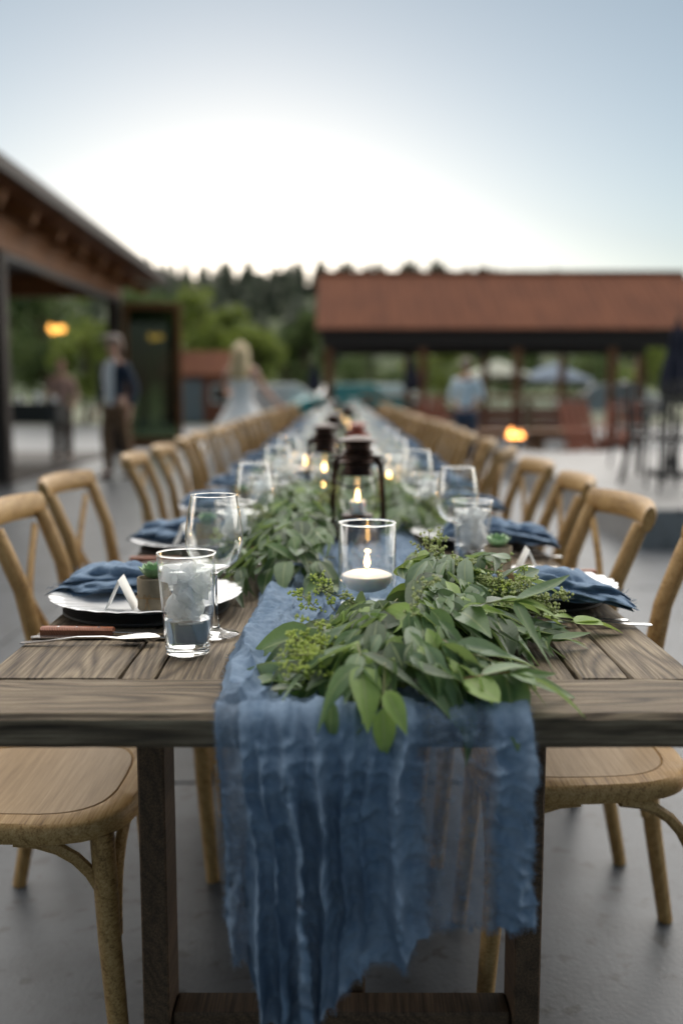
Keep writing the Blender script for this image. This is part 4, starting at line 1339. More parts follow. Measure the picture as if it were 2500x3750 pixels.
def rosette():
    meshes = []
    for kk, (n, ln, el, w) in enumerate(((7, .027, 22, .011), (6, .022, 45, .010), (4, .015, 68, .008))):
        for k in range(n):
            a = 2 * PI * (k + kk * .4) / n
            e = rad(el)
            d = Vector((math.cos(a) * math.cos(e), math.sin(a) * math.cos(e), math.sin(e)))
            side = Vector((-math.sin(a), math.cos(a), 0))
            up = side.cross(d) * -1
            rings = []
            for t, q in ((0, .35), (.35, .85), (.65, 1.0), (.88, .6), (1.0, .06)):
                c = d * ln * t + Vector((0, 0, .050 + .012 * t * t))
                rings.append([c + side * (w * q * math.cos(b_)) + up * (.0028 * q * math.sin(b_) + .003 * q * math.cos(b_) ** 2) for b_ in [2 * PI * j / 8 for j in range(8)]])
            meshes.append(G().loft(rings).mesh('succulent_leaf', True, (M['succulent'],)))
    return meshes
ME_ros = rosette()

# drinking glasses
ME_wine = G().lathe([(.001, .002), (.036, .0015), (.0375, .0005), (.036, 0.0), (.001, .0)][::-1] , 48)
wine_out = [(.0365, 0.0), (.0375, .0012), (.034, .003), (.016, .006), (.007, .011), (.0046, .02), (.0040, .05), (.0040, .088), (.0052, .099), (.012, .1045), (.024, .1095), (.0360, .120), (.0430, .135), (.0458, .151), (.0450, .170), (.0415, .194), (.0360, .222), (.0355, .2235)]
wine_in = [(.0347, .2235), (.0350, .222), (.0405, .194), (.0440, .170), (.0448, .151), (.0420, .1355), (.0350, .1212), (.0235, .1120), (.0105, .1065), (.0006, .1055)]
ME_wine = G().lathe(wine_out[9:] + wine_in, 56).mesh('wine_glass', True, (M['thin_glass'],))
ME_wstem = G().lathe([(.0006, 0.0002)] + [(r * .985, z + .0002) for r, z in wine_out[:11]] + [(.0006, .1050)], 40).mesh('stem', True, (M['glass'],))
ME_wine_thin = G().lathe([(.0006, 0.0015)] + wine_out[1:], 28).mesh('wine_glass', True, (M['thin_glass'],))
TH = .150
tum_out = [(.0006, 0), (.0300, 0), (.0318, .0015), (.0323, .004), (.0435, TH - .001), (.0432, TH), (.0425, TH), (.0420, TH - .001), (.0311, .016), (.0290, .0125), (.0006, .0120)]
ME_tum = G().lathe([(.0330, .0125), (.0435, TH - .0016), (.0419, TH - .0016), (.0312, .0125)], 56).mesh('glass_wall', True, (M['thin_glass'],))
ME_tbase = G().lathe([(.0006, 0), (.0300, 0), (.0318, .0015), (.0323, .004), (.0329, .0112), (.0320, .0118), (.0006, .0112)], 56).mesh('glass_base', True, (M['glass'],))
def rim_mesh(r, z, t):
    return G().tube([(r * math.cos(a), r * math.sin(a), z) for a in [2 * PI * k / 64 for k in range(64)]], t, 8, closed=True).mesh('rim', 'all', (M['glass'],))
ME_wrim = rim_mesh(.0351, .2236, .0007)
ME_trim = rim_mesh(.0427, TH - .0006, .00125)
WL = .129
rw = lambda z: .0311 + (.0420 - .0311) * (z - .016) / (TH - .001 - .016)
ME_water = G().lathe([(.0006, .0119), (.0291, .0124), (.0312, .0160), (rw(.052) + .0002, .052), (.0300, .0515), (.0006, .0510)], 56).mesh('water', True, (M['water'],))
def ice_mesh(seed):
    rnd = random.Random(seed)
    bm = bmesh.new()
    bmesh.ops.create_cube(bm, size=1.0)
    bmesh.ops.subdivide_edges(bm, edges=list(bm.edges), cuts=2, use_grid_fill=True)
    for v in bm.verts:
        q = v.co.normalized() * .62
        v.co = v.co.lerp(q, .2)
        v.co += Vector((rnd.gauss(0, .03), rnd.gauss(0, .03), rnd.gauss(0, .03)))
    me = bpy.data.meshes.new('ice_cube')
    bm.to_mesh(me); bm.free()
    me.materials.append(M['ice'])
    return me
ME_wsurf = G().lathe([(rw(WL) - .0002, WL), (.036, WL - .0008), (.0006, WL - .0010), (.0006, WL - .0022), (.036, WL - .002), (rw(WL) - .0002, WL - .0022)], 48).mesh('water_surface', True, (M['thin_water'],))
ICE = [ice_mesh(s_) for s_ in range(3)]
ME_wine_water = None

# cutlery (along +x, lying flat; handle at -x)
def knife_parts():
    h = G().loft([[(x, y * w, z * hh + .006) for y, z in ((-1, -1), (1, -1), (1, .4), (.6, 1), (-.6, 1), (-1, .4))] for x, w, hh in ((-.112, .009, .0055), (-.105, .0105, .006), (-.05, .0095, .006), (0, .009, .0055), (.004, .008, .005))])
    bl_ = G().loft([[(x, -w, .0052), (x, w * .8, .0050), (x, w * .8, .0068), (x, -w, .0062)] for x, w in ((.003, .007), (.03, .010), (.08, .010), (.108, .007), (.122, .0015))])
    rv = G()
    for x in (-.085, -.055, -.02):
        rv.lathe([(.0022, .0118), (.002, .0124), (.0003, .0125)], 10, (x, 0, 0))
    return h.mesh('knife_handle', True, (M['handle'],)), bl_.mesh('blade', True, (M['steel'],)), rv.mesh('rivets', True, (M['steel'],))
ME_kh, ME_kb, ME_kr = knife_parts()
def strip(profile, n=8, sag=0.0, m='steel', name='spoon'):
    rings = []
    for x, w, z, cup in profile:
        ring = []
        for k in range(n):
            a = k / (n - 1) * 2 - 1
            ring.append((x, w * a, z + cup * a * a))
        ring2 = [(p[0], p[1] * .96, p[2] - .0016) for p in ring[::-1]]
        rings.append(ring + ring2)
    return G().loft(rings).mesh(name, True, (M[m],))
ME_spoon = strip([(-.105, .004, .003, 0), (-.100, .0068, .003, 0), (-.07, .0058, .0045, 0), (-.02, .0038, .0105, 0), (.02, .0030, .0105, .0004), (.040, .0045, .0065, .002), (.052, .012, .0035, .006), (.07, .0178, .0024, .009), (.085, .0175, .0028, .009), (.098, .012, .0045, .0065), (.106, .004, .0085, .001)], name='spoon')
def fork_mesh():
    gg = G()
    me = [( -.100, .0045, .003, 0), (-.095, .0075, .003, 0), (-.06, .006, .004, 0), (-.01, .0036, .0085, 0), (.03, .0034, .0085, 0), (.048, .0085, .006, .001), (.060, .0115, .0045, .002)]
    rings = []
    for x, w, z, cup in me:
        ring = [(x, w * (k / 5 * 2 - 1), z + cup * (k / 5 * 2 - 1) ** 2) for k in range(6)]
        rings.append(ring + [(p[0], p[1], p[2] - .0016) for p in ring[::-1]])
    gg.loft(rings)
    for k in range(4):
        y = -.0098 + k * .00653
        gg.tube([(.059, y, .0055), (.085, y, .004), (.105, y * .95, .0085)], [.0016, .0015, .0008], 5)
    return gg.mesh('fork', True, (M['steel'],))
ME_fork = fork_mesh()
ME_butter = strip([(-.118, .003, .0022, 0), (-.112, .008, .0024, 0), (-.02, .0085, .0026, 0), (0, .0065, .0026, 0), (.03, .009, .0024, 0), (.11, .010, .0022, 0), (.122, .003, .0022, 0)], n=4, name='butter_knife')

def glass_of_water(loc, lab, lvl, rnd):
    t = thing('water_tumbler', lab, 'tumbler', loc, rnd.uniform(0, 6), 'tumblers of ice water along the table')
    obj('glass_wall', ME_tum if lvl < 2 else ME_tum, t)
    w = obj('water', ME_water, t)
    if lvl < 2:
        obj('glass_base', ME_tbase, t); obj('rim', ME_trim, t); obj('water_surface', ME_wsurf, t)
    if lvl < 2:
        spots = []
        zl = [.056, .062, .070, .080, .090, .100, .110, .088, .118, .119, .105, .075, .098, .114, .066, .084, .060, .073, .094, .108, .121, .102]
        for k, z in enumerate(zl[:22 if lvl == 0 else 12]):
            q = rw(z) - .0165
            a = k * 2.4
            r = q * (.9 if k % 4 else .25)
            o = obj('ice_cube', ICE[k % 3], t, (r * math.cos(a), r * math.sin(a), z), (rnd.uniform(0, 3), rnd.uniform(0, 3), rnd.uniform(0, 3)))
            e = rnd.uniform(.021, .027)
            o.scale = (e, e * 1.1, e * .9)
    return t

NSET = 26
rs = random.Random(77)
for side, sg in (('left', -1), ('right', 1)):
    for k in range(NSET):
        yc = (.575 if sg < 0 else .675) + k * .672
        if k > 2: yc += rs.uniform(-.03, .03)
        xc = sg * (.345 if k < 2 else .33 + rs.uniform(-.01, .02))
        rot = 0 if sg < 0 else PI
        where = f'{ORD[k]} {side}-hand place from the camera'
        def at(dx, dy):               # local frame of the diner: +x towards the table centre, -y to the diner's right
            c, s_ = math.cos(rot), math.sin(rot)
            return (xc + dx * c - dy * s_, yc + dx * s_ + dy * c)
        lvl = 0 if k < 1 else (1 if k < 4 else 2)
        if k < 9:
            obj('charger', ME_charger, None, (xc, yc, ZT + .001), label=f'black round charger with painted shade under the plate, {where}', cat='charger', group='black chargers')
        pz = ZT + .0108 if k < 9 else ZT + .002
        obj('dinner_plate', ME_plate, None, (xc, yc, pz), (0, 0, rs.uniform(0, 1)), label=f'white scalloped dinner plate, {where}', cat='plate', group='white scalloped plates')
        if k < 16:
            x, y = at(.0, .02 if sg < 0 else .085)
            if k == 0 and sg < 0: x, y = at(-.005, .05)
            if k == 0 and sg > 0: x, y = at(.028, .095)
            np_ = thing('cloth_napkin', f'blue gauze napkin on the plate, {where}', 'napkin', (x, y, pz + .0085), rot + rs.uniform(-.1, .1), 'blue napkins on the plates')
            a, b_ = ME_nap[k % 3]
            obj('cloth', a, np_)
            if k < 4:
                o = obj('frayed_edge', b_, np_, kind='stuff')
            if k < 6:
                c_, s_ = math.cos(np_.rotation_euler.z), math.sin(np_.rotation_euler.z)
                obj('napkin_ring', ME_ring, None, (x + .029 * c_, y + .029 * s_, pz + .0085 + .021), (0, 0, np_.rotation_euler.z), label=f'knotted jute twine ring around the napkin, {where}', cat='napkin ring', group='twine napkin rings')
        if k < 7:
            x, y = at(.035, -.115)
            pt = thing('succulent_pot', f'small burlap-wrapped potted succulent on the plate, {where}', 'potted plant', (x, y, pz + .0165), rot + rs.uniform(-.2, .2), 'burlap succulent pots')
            if k == 0 and sg < 0: pt.rotation_euler[2] = rad(-12)
            obj('pot', ME_pot, pt); obj('soil', ME_soil, pt); obj('twine_bow', ME_bow, pt)
            for me in ME_ros:
                o = obj('succulent_leaf', me, pt)
                o.scale = (1.0, 1.0, 1.0)
            x, y = at(-.022, -.105)
            obj('place_card', ME_card, None, (x, y, pz + .0155), (0, 0, rot + rad(rs.uniform(-4, 4))), label=f'white folded tent card leaning by the succulent, {where}', cat='place card', group='folded place cards')
        # glasses
        if sg < 0:
            gx, gy = (-.2275 if k == 0 else xc + .118), (.28 if k == 0 else yc - .295)
            wx, wy = (-.200 if k == 0 else xc + .15), (.388 if k == 0 else yc - .173)
        else:
            gx, gy = xc - .062, yc + .30
            wx, wy = xc - .098, yc + .275
            if k > 0: gx, gy, wx, wy = xc - .10, yc + .31, xc - .14, yc + .20
        wl = f'stemmed wine glass, {where}'
        if k < 4:
            wg = thing('wine_glass', wl, 'wine glass', (wx, wy, ZT + .001), 0, 'stemmed wine glasses')
            obj('bowl', ME_wine, wg); obj('stem', ME_wstem, wg); obj('rim', ME_wrim, wg)
        else:
            obj('wine_glass', ME_wine_thin, None, (wx, wy, ZT + .001), label=wl, cat='wine glass', group='stemmed wine glasses')
        if k < 20:
            glass_of_water((gx, gy, ZT + .001), f'tumbler of ice water, {where}', lvl, rs)
        # cutlery
        if k < 4:
            if sg < 0:
                kx, ky, sx, sy = xc - .020, yc - .190, xc - .040, yc - .246
                dz_ = 0
            else:
                kx, ky, sx, sy = xc + .075, yc + .225, xc + .08, yc + .26
            kn = thing('steak_knife', f'steak knife with reddish wooden handle beside the plate, {where}', 'knife', (kx, ky, ZT + .002), rot + rad(-2), 'wood-handled steak knives')
            obj('knife_handle', ME_kh, kn); obj('blade', ME_kb, kn); obj('rivet', ME_kr, kn)
            obj('table_spoon', ME_spoon, None, (sx, sy, ZT + .002), (0, 0, rot + rad(3)), label=f'polished steel spoon beside the knife, {where}', cat='spoon', group='steel spoons')
            if sg < 0:
                obj('butter_knife', ME_butter, None, (kx - .004, ky - .020, ZT + .0015), (0, 0, rot), label=f'plain steel butter knife between wooden handle and spoon, {where}', cat='knife', group='steel butter knives')
            fx, fy = (xc - .06, yc + .205) if sg < 0 else (xc + .035, yc - .20)
            for q, nm in ((0, 'inner'), (1, 'outer')):
                obj('table_fork', ME_fork, None, (fx + (.03 * q if sg > 0 else 0), fy - .033 * q if sg > 0 else fy + .033 * q, ZT + .002), (0, 0, rot), label=f'{nm} steel fork beside the plate, {where}', cat='fork', group='steel forks')

# ------------------------------------------------------------------ candles
def flame(parent, z, s=1.0, lit=False):
    f = obj('flame', G().lathe([(.0005, 0), (.0042 * s, .004 * s), (.0056 * s, .010 * s), (.0042 * s, .018 * s), (.0018 * s, .025 * s), (.0003, .030 * s)], 12).mesh('flame', True), parent, (0, 0, z), mat=M['flame'])
    if lit:
        l = bpy.data.lights.new('candle_glow', 'POINT')
        l.energy = .03; l.color = (1.0, .62, .28); l.shadow_soft_size = .006
        lo = bpy.data.objects.new('candle_glow', l); COL.objects.link(lo); lo.parent = parent; lo.location = (0, 0, z + .034 * s)
    return f
VR, VH = .0502, .150
ME_vase = G().lathe([(.0006, 0), (VR - .002, 0), (VR, .002), (VR, VH - .001), (VR - .0008, VH), (VR - .0017, VH), (VR - .0025, VH - .001), (VR - .0025, .008), (VR - .006, .0055), (.0006, .005)], 64).mesh('glass_wall', True, (M['thin_glass'],))
ME_vrim = rim_mesh(VR - .0012, VH + .0004, .0016)
def vase(x, y, label, z=ZT + .0, real=True, wl=.050):
    t = thing('candle_vase', label, 'candle holder', (x, y, z), R.uniform(0, 6), 'glass cylinders with floating candles')
    obj('glass_wall', ME_vase, t)
    obj('rim', ME_vrim, t)
    obj('water', G().lathe([(.0006, .0049), (VR - .0055, .0054), (VR - .0024, .008), (VR - .0024, wl), (VR - .006, wl - .0008), (.0006, wl - .0008)], 56).mesh('water', True), t, mat=M['thin_water'])
    c = obj('candle', G().lathe([(.0006, -.020), (.020, -.0195), (.034, -.014), (.0425, -.003), (.0445, .006), (.0435, .009), (.033, .0135), (.018, .0160), (.0006, .0165)], 48).mesh('candle', True), t, (.0008, 0, wl), mat=M['wax'])
    obj('wick', G().tube([(0, 0, .015), (.0004, 0, .020), (.002, 0, .0235)], .0007, 5).mesh('wick'), c, mat=M['black'])
    flame(c, .0205, 1.0, y < 3)
    return t
vase(.045, .556, 'glass cylinder with floating white candle in front of the bronze lantern', ZT + .008)
vase(.165, 2.30, 'glass cylinder with floating candle right behind the near bronze lantern', ZT + .008)
vase(-.124, 2.36, 'glass cylinder with lit candle left of the near lantern', ZT + .008, wl=.095)
vase(.06, 3.6, 'glass cylinder with lit candle behind the second lantern', ZT + .008)
vase(-.06, 5.2, 'glass cylinder with lit candle in front of the third lantern', ZT + .008)
vase(.05, 6.6, 'glass cylinder with lit candle behind the third lantern', ZT + .008)
vase(0.03, 9.2, 'glass cylinder with lit candle far down the table', ZT + .008)

def votive(x, y, z, label):
    t = thing('tea_light', label, 'candle', (x, y, z), 0, 'small tea lights in the greenery')
    obj('cup', G().lathe([(.0006, 0), (.019, 0), (.020, .002), (.020, .016), (.0185, .016), (.0185, .012), (.0006, .012)], 24).mesh('cup', True), t, mat=M['steel'])
    obj('wax', G().lathe([(.0006, .0121), (.0184, .0121), (.0184, .0135), (.0006, .0132)], 24).mesh('wax', True), t, mat=M['wax'])
    flame(t, .0135, .42)
votive(-.055, 1.86, ZT + .082, 'tea light with yellow glow left of the near lantern')
votive(-.150, 1.92, ZT + .078, 'tea light with orange glow in the greenery farther left')

# ------------------------------------------------------------------ bronze lanterns
def lantern(x, y, s, rz, label, m=None, lit=True):
    t = thing('storm_lantern', label, 'lantern', (x, y, ZT + .008), rz, 'bronze storm lanterns down the table')
    t.scale = (s * .90, s * .90, s)
    bz = m or M['bronze']
    def L(name, prof, mat, n=40, parent=None):
        return obj(name, G().lathe(prof, n).mesh(name, True), parent or t, mat=mat)
    L('tank', [(.001, 0), (.058, 0), (.060, .004), (.060, .026), (.056, .034), (.040, .040), (.036, .046), (.040, .050), (.040, .054), (.001, .054)], bz)
    L('burner', [(.036, .0545), (.041, .056), (.041, .066), (.034, .070), (.001, .070)], bz)
    L('globe', [(.033, .0705), (.044, .085), (.0485, .105), (.046, .125), (.038, .148), (.0335, .160)], M['thin_glass'], 40)
    L('collar', [(.001, .158), (.040, .158), (.041, .162), (.036, .168), (.035, .182), (.050, .186), (.051, .190), (.044, .194), (.043, .206), (.001, .206)], bz)
    L('chimney', [(.030, .2062), (.040, .209), (.041, .214), (.034, .218), (.033, .230), (.037, .233), (.037, .238), (.001, .239)], bz)
    L('cap', [(.001, .2392), (.036, .2392), (.0475, .236), (.048, .2385), (.036, .243), (.012, .248), (.001, .2485)], bz)
    for s_ in (-1, 1):
        obj('side_tube', G().tube([(s_ * .052, 0, .030), (s_ * .067, 0, .045), (s_ * .0655, 0, .10), (s_ * .061, 0, .16), (s_ * .056, 0, .190), (s_ * .044, 0, .200)], [.0075, .0078, .0072, .0072, .0075, .008], 10, .75).mesh('side_tube', True), t, mat=bz)
        obj('loop', G().tube([(s_ * .060 + .011 * math.cos(a), 0, .190 + .011 * math.sin(a)) for a in [2 * PI * k / 16 for k in range(16)]], .0026, 6, closed=True).mesh('loop', True), t, (0, -.006, 0), mat=bz)
    obj('bail', G().tube([(-.064, -.004, .186)] + [(-.074 * math.cos(a), -.010 - .040 * math.sin(a), .180 - .045 * math.sin(a)) for a in [PI * k / 12 for k in range(1, 12)]] + [(.064, -.004, .186)], .0016, 6).mesh('bail', True), t, mat=bz)
    for k in range(4):
        a = 2 * PI * k / 4 + .4
        obj('guard_wire', G().tube([(.040 * math.cos(a), .040 * math.sin(a), .062), (.0515 * math.cos(a), .0515 * math.sin(a), .105), (.040 * math.cos(a), .040 * math.sin(a), .157)], .001, 5).mesh('guard_wire', True), t, mat=bz)
    if lit:
        c = L('candle', [(.001, .0701), (.020, .0701), (.0205, .072), (.0205, .098), (.018, .100), (.001, .099)], M['wax'], 24)
        flame(c, .1, .9, y < 2)
lantern(.040, 1.29, 1.08, rad(-14), 'dark bronze storm lantern nearest the camera with a lit candle')
lantern(-.058, 2.21, 1.08, rad(30), 'second bronze storm lantern from the camera, left of the nearest')
lantern(-.040, 3.75, 1.08, rad(10), 'third bronze storm lantern from the camera')
M['red_enamel'] = plain('red_enamel', (0.30, 0.045, 0.02), 0.4, 0.15)
lantern(.065, 2.95, 1.0, rad(40), 'storm lantern with red enamelled top behind the nearest lantern', M['red_enamel'])
lantern(.05, 6.4, 1.08, rad(0), 'bronze storm lantern far down the table')
lantern(-.05, 9.5, 1.08, rad(20), 'bronze storm lantern near the far end of the table')

# ------------------------------------------------------------------ eucalyptus garlands
def leaf_mesh(L, W, bend, fold, kind, twist=0.0):
    """leaf along +y, face up +z; 2 x nseg quads"""
    n = 7
    vs, fs = [], []
    for i in range(n + 1):
        t = i / n
        if kind == 'lance':
            w = W * (math.sin(PI * t ** .72) ** .9) * (1 - .15 * t)
        elif kind == 'sickle':
            w = W * math.sin(PI * t ** .62) ** 1.0
        else:
            w = W * (math.sin(PI * t ** .85) ** .62)
        if i == 0: w = .0012
        if i == n: w = .0006
        y = L * t
        z = -bend * L * t * t
        xo = .10 * L * math.sin(PI * t) if kind == 'sickle' else 0
        tw = twist * t
        for k, q in ((-1, 1), (-.5, .45), (0, 0), (.5, .45), (1, 1)):
            x_, z_ = w * k, fold * w * q
            vs.append((xo + x_ * math.cos(tw) - z_ * math.sin(tw), y, z + x_ * math.sin(tw) + z_ * math.cos(tw)))
    for i in range(n):
        for k in range(4):
            a = i * 5 + k
            fs.append((a, a + 1, a + 6, a + 5))
    return vs, fs
SHAPES = [leaf_mesh(.090, .0138, .24, .35, 'lance'), leaf_mesh(.074, .0160, .34, .25, 'lance', .7), leaf_mesh(.112, .0135, .34, .45, 'sickle'), leaf_mesh(.054, .0170, .15, .2, 'round'), leaf_mesh(.042, .0130, .10, .15, 'round', -.4), leaf_mesh(.098, .0240, .30, .35, 'lance', .35),
          leaf_mesh(.086, .0120, -.16, .5, 'lance', -.8), leaf_mesh(.100, .0125, .5, .3, 'sickle', .9), leaf_mesh(.068, .0150, .05, .55, 'lance', -.5)]
NSH = len(SHAPES)
LEAFME = {}
def ribbed(me):
    n = len(me.vertices)
    at = me.attributes.new('across', 'FLOAT', 'POINT')
    at.data.foreach_set('value', np.tile(np.array([1, .5, 0, .5, 1], dtype=np.float32), n // 5))
    return me
def leaf_data(si, mi):
    if (si, mi) not in LEAFME:
        LEAFME[(si, mi)] = ribbed(G().add(*SHAPES[si]).mesh('leaf', 'all', (LEAF[mi],)))
    return LEAFME[(si, mi)]

def floor_z(x, y):
    if y > -.004 and abs(x) < .49:
        return ZT + .012
    return -9
def garland(name_label, spine, seed, nthatch, nsprig, keep=300, lime=.12, seeds=26, flow=.7, leafscale=1.0, extra=None, block=None, mixw=(.5, .3, .2)):
    """spine: (x, y, halfwidth, height) with y rising; leaves lie on the heap like thatch and droop, loose sprigs stick out"""
    rnd = random.Random(seed)
    root = thing('eucalyptus_garland', name_label, 'garland', (spine[0][0], spine[0][1], ZT))
    base = Vector(root.location)
    leaves, stems, sd, sd2, rs_ = [], G(), G(), G(), G()
    SY = [q[1] for q in spine]
    ya, yb = SY[0], SY[-1]
    def sp(y):
        return [float(np.interp(y, SY, [q[k] for q in spine])) for k in (0, 2, 3)]
    def surf(x, y):
        yc = min(max(y, ya), yb)
        sx, w, h = sp(yc)
        r = math.hypot((x - sx) / w, (y - yc) / (w * .8))
        return h * math.sqrt(max(0.0, 1 - r * r)) if r < 1 else 0.0
    def normal(x, y):
        e = .012
        return Vector((surf(x - e, y) - surf(x + e, y), surf(x, y - e) - surf(x, y + e), 2 * e)).normalized()
    P = []
    for k in range(31):
        y = ya + (yb - ya) * k / 30
        sx, w, h = sp(y)
        P.append((sx - base.x + .01 * math.sin(k), y - base.y, .02 + .2 * h))
    stems.tube(P, .004, 6)
    OCT = [(1, 0, 0), (-1, 0, 0), (0, 1, 0), (0, -1, 0), (0, 0, 1.25), (0, 0, -1.25)]
    def berry(gp, c, r):
        gp.add([(c[0] + q[0] * r - base.x, c[1] + q[1] * r - base.y, c[2] + q[2] * r - base.z) for q in OCT],
               [(0, 2, 4), (2, 1, 4), (1, 3, 4), (3, 0, 4), (2, 0, 5), (1, 2, 5), (3, 1, 5), (0, 3, 5)])
    def put(p, d, up, si, mi, sc, force=False):
        L = max(v[1] for v in SHAPES[si][0]) * sc
        d = d.normalized()
        tip = p + d * L
        for _ in range(8):
            if tip.z < floor_z(tip.x, tip.y) + .010:
                d = (d + Vector((0, 0, .14))).normalized()
                tip = p + d * L
        if block and not force and any(block(p.lerp(tip, q)) for q in (0, .35, .7, 1.0)):
            return
        side = d.cross(up)
        if side.length < 1e-3: side = Vector((1, 0, 0))
        side.normalize()
        nrm = side.cross(d).normalized()
        m = Matrix((side, d, nrm)).transposed().to_4x4()
        m.translation = p
        leaves.append((m @ Matrix.Scale(sc, 4), si, mi, (p + tip) * .5, sc))
    def pick(limeq):
        return 2 if rnd.random() < limeq else rnd.choices((0, 1, 3), mixw)[0]
    def sprig(p, d, ln, nl, droop, lf, limeq):
        st = [p.copy()]
        for k in range(nl):
            d = (d + Vector((rnd.gauss(0, .08), rnd.gauss(0, .08), -droop / nl + rnd.gauss(0, .05)))).normalized()
            q = st[-1] + d * (ln / nl)
            fz = floor_z(q.x, q.y) + .006
            if q.z < fz:
                q.z = fz
                d.z = max(d.z, .05)
            if block and block(q):
                break
            st.append(q)
            for s_ in (-1, 1) if rnd.random() < .6 else (rnd.choice((-1, 1)),):
                sd_ = d.cross(Vector((0, 0, 1)))
                if sd_.length < 1e-3: sd_ = Vector((1, 0, 0))
                sd_.normalize()
                dl = d * rnd.uniform(.5, 1.0) + sd_ * s_ * rnd.uniform(.3, .95) + Vector((0, 0, rnd.uniform(-.65, .15)))
                up = Vector((rnd.gauss(0, .3), rnd.gauss(-.15, .3), 1)).normalized()
                put(q, dl, up, rnd.choices(range(NSH), (*lf, lf[0] * .6, lf[2] * .6, lf[1] * .6))[0], pick(limeq), leafscale * rnd.uniform(.7, 1.05))
        put(st[-1], d + Vector((0, 0, -.2)), Vector((0, 0, 1)), rnd.choices(range(NSH), (*lf, lf[0] * .6, lf[2] * .6, lf[1] * .6))[0], pick(limeq), leafscale * rnd.uniform(.7, 1.0))
        if len(st) > 1:
            gp = rs_ if rnd.random() < .3 else stems
            gp.tube([(q.x - base.x, q.y - base.y, q.z - base.z) for q in st], [.0016 - .0009 * k / len(st) for k in range(len(st))], 5)
    def seedsprig(p, d, gp, n=46):
        st = [p]
        for k in range(6):
            d = (d + Vector((rnd.gauss(0, .12), rnd.gauss(0, .12), rnd.gauss(-.02, .08)))).normalized()
            q = st[-1] + d * .011
            q.z = max(q.z, floor_z(q.x, q.y) + .006)
            st.append(q)
        if block and block(st[-1]):
            return
        stems.tube([(q.x - base.x, q.y - base.y, q.z - base.z) for q in st], .0009, 4)
        for k in range(n // 4):
            o = st[rnd.randint(1, 6)]
            e = o + Vector((rnd.gauss(0, 1), rnd.gauss(0, 1), rnd.gauss(.5, .8))).normalized() * rnd.uniform(.006, .018)
            e.z = max(e.z, floor_z(e.x, e.y) + .004)
            stems.tube([(o.x - base.x, o.y - base.y, o.z - base.z), (e.x - base.x, e.y - base.y, e.z - base.z)], .0006, 3, cap=False)
            for _ in range(4):
                b_ = e + Vector((rnd.gauss(0, .0028), rnd.gauss(0, .0028), rnd.gauss(0, .0028)))
                berry(gp, b_, rnd.uniform(.0018, .0029))
    LF = ((5, 4, 2, 1, .5, 3), (4, 5, 2, 1.5, .6, 4), (1, 1, .5, 4, 3, .4), (3, 3, 1, 2, 1, 3))
    def shape_for():
        lf = LF[int(rnd.random() * 4)]
        return rnd.choices(range(NSH), (*lf, lf[0] * .6, lf[2] * .6, lf[1] * .6))[0]
    for k in range(nthatch):
        y = rnd.uniform(ya - .03, yb)
        sx, w, h = sp(min(max(y, ya), yb))
        r = rnd.choice((-1, 1)) * rnd.random() ** .75 * .98
        x = sx + r * w
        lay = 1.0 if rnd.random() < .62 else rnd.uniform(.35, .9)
        p = Vector((x, y, ZT + .014 + surf(x, y) * lay))
        n = normal(x, y)
        yaw = Vector((r * (1.1 if r > 0 else .8), -flow - max(0, (ya + .06 - y) * 6), 0)) + Vector((rnd.gauss(0, .45), rnd.gauss(0, .4), 0))
        yaw.normalize()
        tan = yaw - n * yaw.dot(n)
        d = tan.normalized() + n * rnd.uniform(-.15, .32) + Vector((0, 0, rnd.uniform(-.55, .0)))
        p = p - d.normalized() * .03
        p.z = max(p.z, floor_z(p.x, p.y) + .004)
        up = (n + Vector((rnd.gauss(0, .28), rnd.gauss(0, .28), 0))).normalized()
        put(p, d, up, shape_for(), (1 if lay < .9 and rnd.random() < .6 else pick(lime)), leafscale * rnd.uniform(.72, 1.15))  # lower layers mostly get the dark leaf material, shade put into the colour
    for k in range(nsprig):
        y = ya + (yb - ya) * (k + rnd.random()) / nsprig
        sx, w, h = sp(y)
        r = rnd.choice((-1, 1)) * rnd.random() ** .8 * .8
        x = sx + r * w
        p = Vector((x, y, ZT + .012 + surf(x, y) * rnd.uniform(.6, 1.0)))
        d = Vector((r * 1.2 + rnd.gauss(0, .3), -flow * .8 + rnd.gauss(0, .4), rnd.uniform(.0, .5)))
        sprig(p, d.normalized(), rnd.uniform(.06, .11), rnd.randint(3, 5), rnd.uniform(.4, 1.1), LF[int(rnd.random() * 4)], lime)
    for k in range(seeds):
        y = rnd.uniform(ya, yb)
        sx, w, h = sp(y)
        r = rnd.choice((-1, 1)) * rnd.random() ** .7 * .9
        x = sx + r * w
        p = Vector((x, y, ZT + .012 + surf(x, y) * rnd.uniform(.8, 1.0)))
        seedsprig(p, Vector((r * .8, -.4 * rnd.random(), rnd.uniform(.1, .8))).normalized(), sd if rnd.random() < .7 else sd2, rnd.randint(40, 90))
    if extra:
        def stem_to(*pp):
            stems.tube([(q.x - base.x, q.y - base.y, q.z - base.z) for q in pp], .0011, 5)
        extra(put, sprig, seedsprig, rnd, sd, sd2, stem_to)
    # nearest leaves are parts of their own, the rest one mass
    leaves.sort(key=lambda e: (e[3] - Vector(cam.location)).length - .6 * e[3].z)
    for m, si, mi, c, sc in leaves[:keep]:
        o = obj('leaf', leaf_data(si, mi), root)
        o.matrix_basis = Matrix.Translation(-base) @ m
    if leaves[keep:]:
        gg = G()
        for m, si, mi, c, sc in leaves[keep:]:
            mm = Matrix.Translation(-base) @ m
            gg.add([mm @ Vector(v) for v in SHAPES[si][0]], SHAPES[si][1], mi)
        obj('leaf_mass', ribbed(gg.mesh('leaf_mass', 'all', LEAF)), root, kind='stuff')
    obj('stems', stems.mesh('stems', True, (M['stem'],)), root, kind='stuff')
